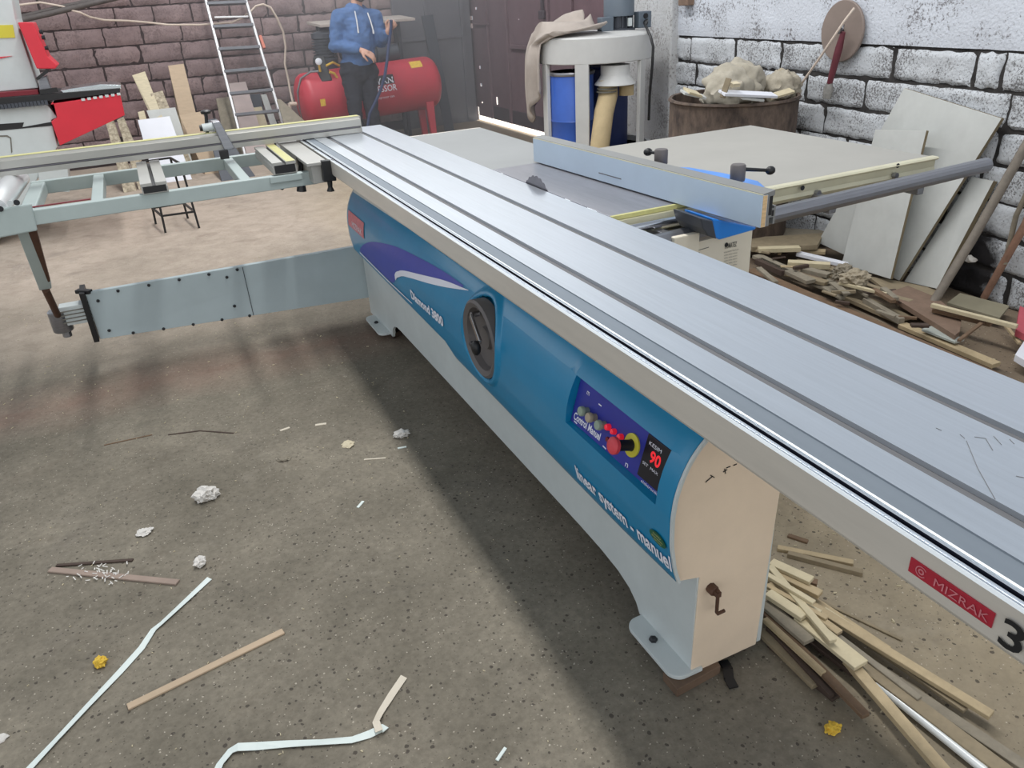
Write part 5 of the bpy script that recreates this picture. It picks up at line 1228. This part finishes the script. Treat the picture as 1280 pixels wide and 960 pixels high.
strip_('beam', (938, 336), (1285, 486), .06, .05, .0, M_brown, 'long brown beam lying on the floor along the table edge', 'beam')
strip_('beam', (938, 345), (1285, 500), .06, .04, .0, M_redbrown, 'second long reddish beam half under the table edge', 'beam')
poly_('board', [(1275, 382), (1300, 395), (1296, 425), (1270, 412)], .03, .08, M_pinkb, 'pink red board at the right edge of the view', 'board', None)
poly_('board', [(1284, 420), (1310, 430), (1300, 462), (1269, 443)], .03, .05, M_whiteboard, 'white board end below the pink red board', 'board', None)
lump('paper_scrap', onwall(1213, 324, .05), (.02, .03, .018), M_paper, 'tiny white scrap in the dark gap between the two poles', 'scrap', 31, .4, 2)
b = B(); q = [onwall(1195, 285, .025), onwall(1262, 268, .025), onwall(1262, 372, .025), onwall(1178, 372, .025)]

rr = random.Random(11)
for k in range(34):
    x = rr.uniform(950, 1170); yc = 318 + (x-950)*.36 + rr.uniform(-16, 22); a_ = rr.uniform(-.3, 1.0); l = rr.uniform(8, 24)
    m_ = rr.choice((M_greywood, M_olive, M_brown, M_tan, M_greywood, M_dkbrown))
    strip_('splinter', (x-l*math.cos(a_), yc-l*math.sin(a_)*.6), (x+l*math.cos(a_), yc+l*math.sin(a_)*.6), rr.uniform(.012, .04), rr.uniform(.006, .018), rr.uniform(.05, .10), m_, 'short rough splinter mixed into the offcut heap behind the table', 'splinter', 'splinters in the offcut heap')

# near pile, beside the end of the saw
GN = 'wood strips heaped beside the end panel'
S = [((972, 683), (1067, 702), .020, .012, .0, M_tan, 'thin tan strip farthest from the pile, almost level'),
 ((985, 690), (1079, 714), .018, .016, .0, M_olive, 'square brown strip just below the thin tan one'),
 ((964, 701), (1015, 724), .030, .012, .07, M_pale, 'short pale strip at the back of the pile'),
 ((1002, 722), (1022, 727), .022, .012, .045, M_brown, 'stub of a brown strip under the short pale one'),
 ((962, 710), (1026, 741), .028, .014, .055, M_tan, 'short wide tan strip at the back of the pile'),
 ((962, 706), (1042, 800), .020, .010, .075, M_pale, 'pale strip crossing the pile steeply'),
 ((962, 722), (1240, 892), .026, .013, .03, M_tan, 'longest tan strip running to the lower right'),
 ((1015, 752), (1208, 886), .020, .010, .015, M_olive, 'thin strip lying along the underside of the longest tan strip'),
 ((960, 735), (1026, 765), .020, .010, .06, M_pale, 'thin pale strip emerging low beside the end panel'),
 ((960, 739), (1006, 769), .030, .014, .065, M_pale, 'short thick pale strip close to the end panel'),
 ((1000, 766), (1021, 790), .012, .008, .05, M_tape2, 'thin white tipped strip below the short thick pale one'),
 ((1000, 768), (1077, 830), .045, .012, .05, M_pale, 'widest pale strip ending in the middle of the pile'),
 ((1060, 815), (1262, 966), .038, .020, .012, M_olive, 'wide olive strip running off the bottom right'),
 ((1085, 826), (1290, 962), .030, .012, .004, M_greywood, 'flat grey strip beside the wide olive one'),
 ((1060, 822), (1185, 966), .028, .016, .03, M_tan, 'tan strip crossing toward the bottom of the view'),
 ((955, 762), (1083, 893), .022, .012, .03, M_brown, 'thick brown strip with a pale cut end'),
 ((952, 788), (1020, 855), .022, .014, .01, M_olive, 'short olive strip nearest the saw foot'),
 ((960, 782), (1040, 868), .014, .012, .02, M_dkbrown, 'thin dark strip between the brown and olive ones'),
 ((956, 752), (1012, 800), .034, .012, .045, M_greywood, 'grey strip beneath the short thick pale one'),
 ((1027, 751), (1128, 799), .010, .006, .0, M_olive, 'hair thin stick on the bare floor above the pile'),
 ((968, 800), (1050, 868), .050, .012, .0, M_dkbrown, 'dark board at the bottom of the pile'),
 ((975, 760), (1075, 835), .060, .012, .02, M_dkbrown, 'broad dark board under the middle of the pile'),
 ((1010, 745), (1110, 812), .030, .010, .02, M_tan, 'tan strip half under the longest one'),
 ((958, 716), (1018, 752), .016, .010, .085, M_pale, 'thin pale strip on top near the corner of the end panel'),
 ((958, 730), (1034, 772), .014, .010, .07, M_tan, 'slim tan strip over the thin pale ones'),
 ((1030, 760), (1150, 838), .016, .010, .03, M_pale, 'slim pale strip alongside the longest tan strip'),
 ((1045, 792), (1150, 872), .018, .010, .028, M_greywood, 'slim grey strip between the widest pale and the longest tan strips'),
 ((985, 668), (1010, 676), .016, .008, .0, M_brown, 'short brown splinter behind the pile'),
 ((956, 772), (1030, 840), .016, .012, .035, M_tan, 'slim tan strip over the thin dark one'),
 ((1100, 852), (1245, 966), .016, .008, .016, M_olive, 'slim olive strip next to the shiny tube'),
 ((962, 728), (1050, 790), .024, .010, .04, M_tan, 'tan strip sandwiched below the steep pale one')]
for a, c, wd, th, z, m, lb_ in S: strip_('wood_strip', a, c, wd, th, z, m, lb_ + ' beside the end panel', 'strip', GN)
A_, C_ = onz(1096, 855, FZ+.018), onz(1232, 964, FZ+.018); b = B(); add_tube(b, [A_, C_], .010, 12)
solo('metal_tube', b, mat('white coated tube', rgb(224, 228, 228), .3, .1, .03), 'shiny white metal tube lying among the wood strips', 'tube', smooth=40)
# packing under the near foot and the black strap
b = B(); p = [onz(828, 850, FZ), onz(846, 872, FZ), onz(900, 842, FZ), onz(885, 820, FZ)]; add_prism(b, p, (0, 0, -FZ-.003)); solo('packing_block', b, M_packing, 'brown wooden packing block under the near foot of the saw', 'block', bevel=.002)
b = B(); p = [onz(478, 412, FZ), onz(492, 424, FZ), onz(508, 416, FZ), onz(494, 402, FZ)]; add_prism(b, p, (0, 0, -FZ-.003)); solo('packing_block', b, M_dkbrown, 'dark wooden packing block under the far foot of the saw', 'block', bevel=.002)
b = B(); L_ = [onz(904, 826, FZ+.006), onz(910, 836, FZ+.008), onz(911, 848, FZ+.006), onz(917, 859, FZ+.004)]
for a, c in zip(L_, L_[1:]): add_bar(b, a, c + (c-a)*.06, .024, .004)
solo('rubber_strap', b, M_black, 'short black rubber strap on the floor by the packing block', 'strap')

# ------------------------------------------------------------------ LITTER ON THE FLOOR
def ribbon(name, pts, wd, m, label, cat, lift=.004, th=.0012):
    P = [onz(x, y, FZ+lift+(h if len(r_) else 0)) for (x, y, *r_) in pts for h in [r_[0] if r_ else 0]]
    b = B(); rows_ = []
    for i, p in enumerate(P):
        d = ((P[i+1] if i+1 < len(P) else p) - (P[i-1] if i else p)).normalized(); s_ = d.cross(Vector((0, 0, 1))).normalized()
        tw = 0.25*math.sin(i*1.3); u = Vector((0, 0, 1))*math.sin(tw)+s_*math.cos(tw)
        rows_.append((b.verts.new(p-u*wd/2), b.verts.new(p+u*wd/2), b.verts.new(p+u*wd/2+Vector((0, 0, th))), b.verts.new(p-u*wd/2+Vector((0, 0, th)))))
    for A, C in zip(rows_, rows_[1:]):
        for k in range(4): b.faces.new((A[k], A[(k+1) % 4], C[(k+1) % 4], C[k]))
    b.faces.new(rows_[0][::-1]); b.faces.new(rows_[-1]); bmesh.ops.recalc_face_normals(b, faces=b.faces[:])
    return solo(name, b, m, label, cat)
ribbon('edge_banding', [(30, 968), (70, 925), (110, 882), (150, 840), (177, 810), (192, 787), (203, 778), (230, 753), (262, 723)], .017, M_tape, 'long straight white edge banding strip on the floor at left', 'banding')
ribbon('edge_banding', [(262, 985), (275, 955), (288, 939), (297, 934, .006), (320, 933), (360, 930), (400, 928), (440, 925), (462, 918), (478, 910, .004), (482, 913, .004)], .019, M_tape, 'crumpled white edge banding lying across the bottom of the view', 'banding')
ribbon('edge_banding', [(474, 914, .01), (470, 902, .008), (476, 890), (490, 868), (505, 846)], .018, M_tape2, 'short cream end of banding bent up from the crumpled piece', 'banding')
strip_('wood_strip', (159, 883), (354, 788), .022, .006, 0, M_beige, 'single beige wood strip lying on the floor at lower left', 'strip')
strip_('wood_strip', (62, 711), (222, 727), .022, .007, 0, mat('dull pinkish strip', rgb(150, 132, 120), .75, 0, .12, 12), 'dull brown strip with shavings on it at far left', 'strip')
strip_('wood_strip', (70, 706), (166, 699), .012, .006, 0, M_dkbrown, 'thin dark stick meeting the dull brown strip at its left end', 'strip')
lump('foam_crumb', onz(125.5, 827, FZ+.010), (.016, .017, .013), M_foam, 'yellow foam crumb beside the long straight banding', 'crumb', 41, .5, 3, 3.0)
lump('foam_crumb', onz(1041, 910, FZ+.010), (.019, .014, .011), M_foam, 'yellow foam crumb in front of the wood strip pile', 'crumb', 43, .5, 3, 3.0)
lump('crumpled_paper', onz(257, 618, FZ+.018), (.038, .033, .026), M_paper, 'crumpled white paper ball on the floor at left', 'paper', 51, .55, 3, 2.6)
lump('crumpled_plastic', onz(250, 702, FZ+.012), (.016, .022, .014), M_paper, 'small crumpled translucent scrap near the tip of the straight banding', 'scrap', 53, .6, 3, 3)
lump('paper_scrap', onz(180, 665, FZ+.006), (.026, .018, .008), M_paper, 'small white torn scrap left of the crumpled plastic', 'scrap', 55, .6, 3, 2.5)
lump('paper_scrap', onz(502, 542, FZ+.010), (.030, .022, .014), M_paper, 'white torn scrap on the edge of the shadow', 'scrap', 57, .6, 3, 3)
lump('paper_scrap', onz(435, 555, FZ+.004), (.022, .026, .005), M_paleblk, 'flat cream scrap left of the shadow edge', 'scrap', 59, .5, 3, 2)
lump('paper_scrap', onz(355, 573, FZ+.005), (.024, .016, .008), M_greywood, 'curled grey wood shaving near the middle of the floor', 'scrap', 61, .6, 3, 2)
lump('paper_scrap', onz(2, 922, FZ+.004), (.016, .012, .006), M_paper, 'white scrap at the left border of the floor', 'scrap', 63, .5, 2, 2)
for a, c, wd, m, lb_ in (((621, 950), (632, 934), .008, M_tape, 'white chip standing out near the bottom middle'), ((447, 634), (454, 626), .010, M_tape, 'white chip in the middle of the open floor'),
        ((350, 538), (362, 534), .012, M_tape2, 'cream chip left of the flat cream scrap'), ((394, 531), (408, 529), .014, M_tape2, 'cream curl above the flat cream scrap'),
        ((497, 560), (508, 558), .009, M_tape, 'white sliver just below the torn scrap on the shadow edge'), ((210, 543), (250, 538), .006, M_dkbrown, 'bent dark twig left of the cream chip'),
        ((250, 538), (292, 541), .006, M_dkbrown, 'dark twig continuing toward the cream chip'), ((130, 556), (190, 543), .006, M_brown, 'brown twig at the left of the floor'), ((455, 574), (482, 572), .006, M_tape2, 'thin cream splinter above the paper sliver')):
    strip_('wood_chip', a, c, wd, .003, 0, m, lb_, 'chip')
b = B(); rnd = random.Random(5)
def dust_zone(n, x0, x1, y0, y1, s0, s1):
    for _ in range(n):
        x, y = rnd.uniform(x0, x1), rnd.uniform(y0, y1); l = rnd.uniform(s0, s1); a_ = rnd.uniform(0, PI); d = Vector((math.cos(a_), math.sin(a_), 0))*l
        p = Vector((x, y, FZ+.0015)); add_bar(b, p-d, p+d, l*rnd.uniform(.3, .9), .002)
dust_zone(260, -1.2, .75, .75, 3.2, .001, .0035); dust_zone(160, -1.0, .8, 3.0, 5.5, .002, .006); dust_zone(260, 1.15, 3.4, .7, 3.3, .002, .007)
o = obj('sawdust_chips', b, M_pale, kind='stuff'); tag(o, 'tiny pale wood chips scattered over the floor', 'sawdust')
b = B()
for _ in range(46):
    t = rnd.random(); p = onz(95+rnd.gauss(28, 16), 714+rnd.gauss(2, 7), FZ+.008); a_ = rnd.uniform(0, PI); d = Vector((math.cos(a_), math.sin(a_), .2))*rnd.uniform(.003, .008); add_bar(b, p-d, p+d, .003, .001)
o = obj('wood_shavings', b, M_paper, kind='stuff'); tag(o, 'white shavings sprinkled on the dull brown strip', 'shavings')

# ------------------------------------------------------------------ PERSON
PY = 8.35
def pp(x, y, dy=0.0): return ony(x, y, PY+dy)
def merge(name, chains, balls, voxel, m, parent, smooth_it=4, world=True, label=None):
    """tapered limbs and rounded masses fused into one continuous surface"""
    b = B()
    for pts, rad in chains:
        n = len(pts); P = []; Rr = []
        for i in range(n-1):
            for k in range(4):
                t = k/4; P.append(Vector(pts[i]).lerp(Vector(pts[i+1]), t)); Rr.append(rad[i]+(rad[i+1]-rad[i])*t)
        P.append(Vector(pts[-1])); Rr.append(rad[-1])
        add_tube(b, P, Rr, 14)
        for q, r in ((P[0], Rr[0]), (P[-1], Rr[-1])): add_sphere(b, q, r*.99, 2)
        for i in range(1, n-1): add_sphere(b, pts[i], rad[i]*.995, 2)
    for c, s in balls: add_sphere(b, c, 1.0, 3, s)
    me = bpy.data.meshes.new('tmp'); b.to_mesh(me); b.free()
    ob = bpy.data.objects.new('tmp', me); COL.objects.link(ob)
    r = ob.modifiers.new('r', 'REMESH'); r.mode = 'VOXEL'; r.voxel_size = voxel
    s = ob.modifiers.new('s', 'SMOOTH'); s.factor = .5; s.iterations = smooth_it
    dg = bpy.context.evaluated_depsgraph_get(); me2 = bpy.data.meshes.new_from_object(ob.evaluated_get(dg)); bpy.data.objects.remove(ob)
    b2 = B(); b2.from_mesh(me2); bpy.data.meshes.remove(me2)
    return b2
neck0 = pp(446.5, 10); head = pp(446.5, -16); head.z = 1.595
hipc = pp(449, 92); hipc.z = .90
shL, shR = pp(424, 20), pp(468, 21)             # picture left / right
elL, wrL = pp(419, 57, -.03), pp(449, 62, -.20)
elR, wrR = pp(476, 51, -.02), pp(484.5, 40.5, -.20)
hipL, hipR = pp(439, 92), pp(460, 92)
knL, knR = pp(443, 128, -.01), pp(463, 128, .0)
anL = Vector((knL.x+.00, PY+.02, FZ+.07)); anR = Vector((knR.x+.02, PY+.0, FZ+.07))
chest = pp(446, 36); waist = pp(448, 68); chest.y += .01
body_ch = [([hipc, waist, chest, neck0+Vector((0, .02, -.06))], [.105, .12, .14, .07]), ([neck0+Vector((0, .02, -.07)), neck0+Vector((0, .01, .03)), head+Vector((0, 0, -.03))], [.062, .055, .06]),
    ([shL, elL, wrL], [.055, .042, .028]), ([shR, elR, wrR], [.055, .042, .028]), ([chest+Vector((0, 0, .10)), shL], [.09, .06]), ([chest+Vector((0, 0, .10)), shR], [.09, .06]),
    ([hipL, knL, anL], [.082, .055, .038]), ([hipR, knR, anR], [.082, .055, .038]), ([hipc, hipL], [.095, .075]), ([hipc, hipR], [.095, .075]),
    ([anL, anL+Vector((0, -.08, -.035)), anL+Vector((-.01, -.15, -.045))], [.036, .03, .02]), ([anR, anR+Vector((0, -.08, -.035)), anR+Vector((.01, -.15, -.045))], [.036, .03, .02])]
body_b = [(head+Vector((0, .012, .025)), (.074, .092, .098)), (head+Vector((0, -.02, -.055)), (.056, .062, .060)), (head+Vector((0, -.058, -.095)), (.026, .02, .02)),
    (head+Vector((0, -.088, -.012)), (.011, .016, .024)), (head+Vector((0, -.096, -.028)), (.015, .012, .010)), (head+Vector((-.076, .012, -.01)), (.010, .022, .032)), (head+Vector((.076, .012, -.01)), (.010, .022, .032)),
    (head+Vector((0, -.077, .030)), (.045, .014, .010))]
# hanging hand (picture left): palm turned to the body, fingers loosely curled toward the picture right
def hand(wr, direction, palm_n, curl, spread, L=.178, thumb_side=1, k=1.0):
    d = Vector(direction).normalized(); n = Vector(palm_n); n = (n-d*n.dot(d)).normalized(); s_ = d.cross(n).normalized()*thumb_side
    ch = [([wr, wr+d*.045], [.027, .030])]; bl = []
    base = wr+d*.05
    for j in range(4):
        o_ = (1.5-j)*.0195; lens = (.040, .026, .020) if j in (0, 2) else ((.044, .028, .021) if j == 1 else (.032, .020, .017))
        p = base+s_*o_+d*(.040-.004*abs(j-1.2)); pts = [wr+d*.03+s_*o_*.7, p]; dirv = (d+s_*spread*(1.5-j)*.12).normalized(); ang = 0
        for q, ln in enumerate(lens):
            ang += curl[q]; v = dirv*math.cos(ang)+n*math.sin(ang); p = p+v*ln*k; pts.append(p)
        ch.append((pts, [.014, .0115, .0095, .0085, .0070]))
    t0 = wr+d*.022+s_*.026; t1 = t0+(s_*.8+d*.6+n*.25).normalized()*.040; t2 = t1+(d*.9+n*.45+s_*.1).normalized()*.032; t3 = t2+(d*.8+n*.7-s_*.15).normalized()*.024
    ch.append(([t0, t1, t2, t3], [.016, .0125, .0105, .0085]))
    bl.append((wr+d*.055, (.030, .030, .028)))
    return ch, bl
hL_end = pp(470, 71, -.26)
c1, b1 = hand(wrL+(hL_end-wrL).normalized()*.02, hL_end-wrL, (.1, .55, -.9), (.25, .45, .35), 1.0, thumb_side=-1)
hR_end = pp(493, 31, -.24)
grip_d = (hR_end-wrR)
c2, b2 = hand(wrR+Vector((.0, -.01, .015)), (.62, -.30, .72), (-.25, -.95, -.15), (.95, 1.35, .9), .3, thumb_side=-1, k=1.05)
bd = merge('b', body_ch+c1+c2, body_b+b1+b2, .0062, M_skin, None, 3)
PER = bpy.data.objects.new('person', None); bpy.data.objects.remove(PER)
PER = solo('person', bd, M_skin, 'person in blue hoodie and black trousers standing by the red compressor holding a hose', 'person', smooth=70, origin=(hipc.x, PY, FZ))
def clothes(name, ch, bl, vox, m, cut=None, **k):
    bb = merge(name, ch, bl, vox, m, None, 4)
    if cut is not None:
        r = bmesh.ops.bisect_plane(bb, geom=bb.verts[:]+bb.edges[:]+bb.faces[:], plane_co=(0, 0, cut), plane_no=(0, 0, -1), clear_outer=True)
        bmesh.ops.holes_fill(bb, edges=[e for e in bb.edges if e.is_boundary])
    if name in ('hoodie', 'trousers'):
        bb.normal_update()
        for v in bb.verts:
            q = Vector((v.co.x*9, v.co.y*9, v.co.z*16)); v.co += v.normal*(.010*mnoise.noise(q)+.006*mnoise.noise(q*2.3+Vector((3, 1, 7))))
    return obj(name, bb, m, PER, smooth=70, **k)
clothes('hoodie', [([pp(448, 79), pp(448, 66), pp(446.5, 44), chest+Vector((0, 0, .13))], [.155, .165, .172, .11]), ([chest+Vector((0, 0, .10)), shL+Vector((0, 0, -.01)), elL, wrL.lerp(elL, .12)], [.10, .085, .070, .050]),
    ([chest+Vector((0, 0, .10)), shR+Vector((0, 0, -.01)), elR, wrR.lerp(elR, .15)], [.10, .085, .070, .050]), ([neck0+Vector((-.075, .03, -.02)), neck0+Vector((-.04, -.05, -.065)), neck0+Vector((0, -.085, -.11))], [.036, .034, .026]),
    ([neck0+Vector((.075, .03, -.02)), neck0+Vector((.04, -.05, -.065)), neck0+Vector((0, -.085, -.11))], [.036, .034, .026]), ([neck0+Vector((-.08, .04, -.02)), neck0+Vector((-.05, .10, .0)), neck0+Vector((.05, .10, .0)), neck0+Vector((.08, .04, -.02))], [.036, .05, .05, .036])],
    [(pp(448, 76), (.185, .135, .06)), (pp(446.5, 50), (.195, .14, .20)), (pp(447, 30), (.19, .125, .13))], .009, M_hood, cut=pp(448, 81).z)
clothes('trousers', [([hipL+Vector((0, 0, .03)), hipL, knL, anL+Vector((0, .0, .03))], [.115, .108, .078, .066]), ([hipR+Vector((0, 0, .03)), hipR, knR, anR+Vector((0, 0, .03))], [.115, .108, .078, .066])], [(hipc+Vector((0, 0, .0)), (.180, .145, .14)), (hipc+Vector((0, -.01, -.06)), (.14, .125, .12))], .009, M_trouser)
for an, sx_ in ((anL, -.01), (anR, .01)):
    clothes('shoe', [([an+Vector((0, .04, -.035)), an+Vector((sx_*.5, -.07, -.042)), an+Vector((sx_, -.16, -.048))], [.050, .046, .038])], [], .008, M_shoe)
clothes('hair', [], [(head+Vector((0, .022, .050)), (.080, .094, .088)), (head+Vector((0, .05, .0)), (.078, .066, .08))], .008, M_hair)
clothes('beard', [([head+Vector((-.06, -.02, -.06)), head+Vector((-.035, -.065, -.088)), head+Vector((0, -.078, -.100)), head+Vector((.035, -.065, -.088)), head+Vector((.06, -.02, -.06))], [.012, .016, .020, .016, .012])], [], .006, M_hair)
b = B(); add_tube(b, [head+Vector((-.022, -.080, -.055)), head+Vector((0, -.088, -.054)), head+Vector((.022, -.080, -.055))], [.004, .007, .004], 8); obj('mouth', b, M_lip, PER, smooth=60)
for s_ in (-1, 1):
    b = B(); add_sphere(b, head+Vector((.030*s_, -.0665, .006)), .0125, 2); e_ = obj('eye', b, M_eye, PER, smooth=80)
    b = B(); add_sphere(b, head+Vector((.030*s_, -.0772, .006)), .0046, 2); obj('iris', b, M_hair, e_, smooth=80)
    b = B(); add_tube(b, [head+Vector((.014*s_, -.086, .030)), head+Vector((.030*s_, -.086, .034)), head+Vector((.046*s_, -.076, .028))], [.004, .005, .003], 6); obj('eyebrow', b, M_hair, PER, smooth=60)
for (x0, y0), (x1, y1) in (((443.5, 14), (447.5, 37)), ((459.5, 16), (466.5, 38))):
    b = B(); a_, c_ = pp(x0, y0, -.125), pp(x1, y1, -.165); add_tube(b, [a_, a_.lerp(c_, .5)+Vector((0, -.012, 0)), c_], .0065, 8); add_tube(b, [c_, c_+Vector((0, 0, -.03))], .009, 8); obj('drawstring', b, M_cord, PER, smooth=60)
# hose hanging from the raised hand
b = B(); g0 = wrR+grip_d*.72
add_tube(b, [pp(489, 25, -.30), pp(489, 33, -.285), pp(488, 42, -.28), pp(486, 56, -.28), pp(484, 75, -.28), pp(481, 95, -.27), pp(476, 112, -.25), pp(469, 128, -.22), pp(462, 142, -.2), pp(458, 170, -.15)], .015, 10)
solo('air_hose', b, M_hose, 'dark blue hose hanging from the raised hand of the person', 'hose', smooth=50)

# ------------------------------------------------------------------ fine dust hanging in the air at the back of the shop
hm = bpy.data.materials.new('dust haze'); hm.use_nodes = True; nt = hm.node_tree; nt.nodes.clear()
ho = nt.nodes.new('ShaderNodeOutputMaterial'); hv = nt.nodes.new('ShaderNodeVolumeScatter'); hv.inputs['Color'].default_value = (0.93, 0.92, 0.95, 1)
htc = nt.nodes.new('ShaderNodeTexCoord'); hx = nt.nodes.new('ShaderNodeSeparateXYZ'); nt.links.new(htc.outputs['Object'], hx.inputs[0])
hr = nt.nodes.new('ShaderNodeMapRange'); hr.interpolation_type = 'SMOOTHSTEP'; hr.inputs['From Min'].default_value = 0.2; hr.inputs['From Max'].default_value = 2.6; hr.inputs['To Min'].default_value = 0.008; hr.inputs['To Max'].default_value = HAZE
nt.links.new(hx.outputs['X'], hr.inputs['Value']); nt.links.new(hr.outputs['Result'], hv.inputs['Density']); nt.links.new(hv.outputs[0], ho.inputs['Volume'])
b = B(); add_box(b, (0.2, 6.6, FZ+.01), (4.0, 9.9, 2.6)); o = obj('dust_haze', b, hm, kind='stuff'); tag(o, 'pale dust haze hanging in the air around the compressor', 'haze')
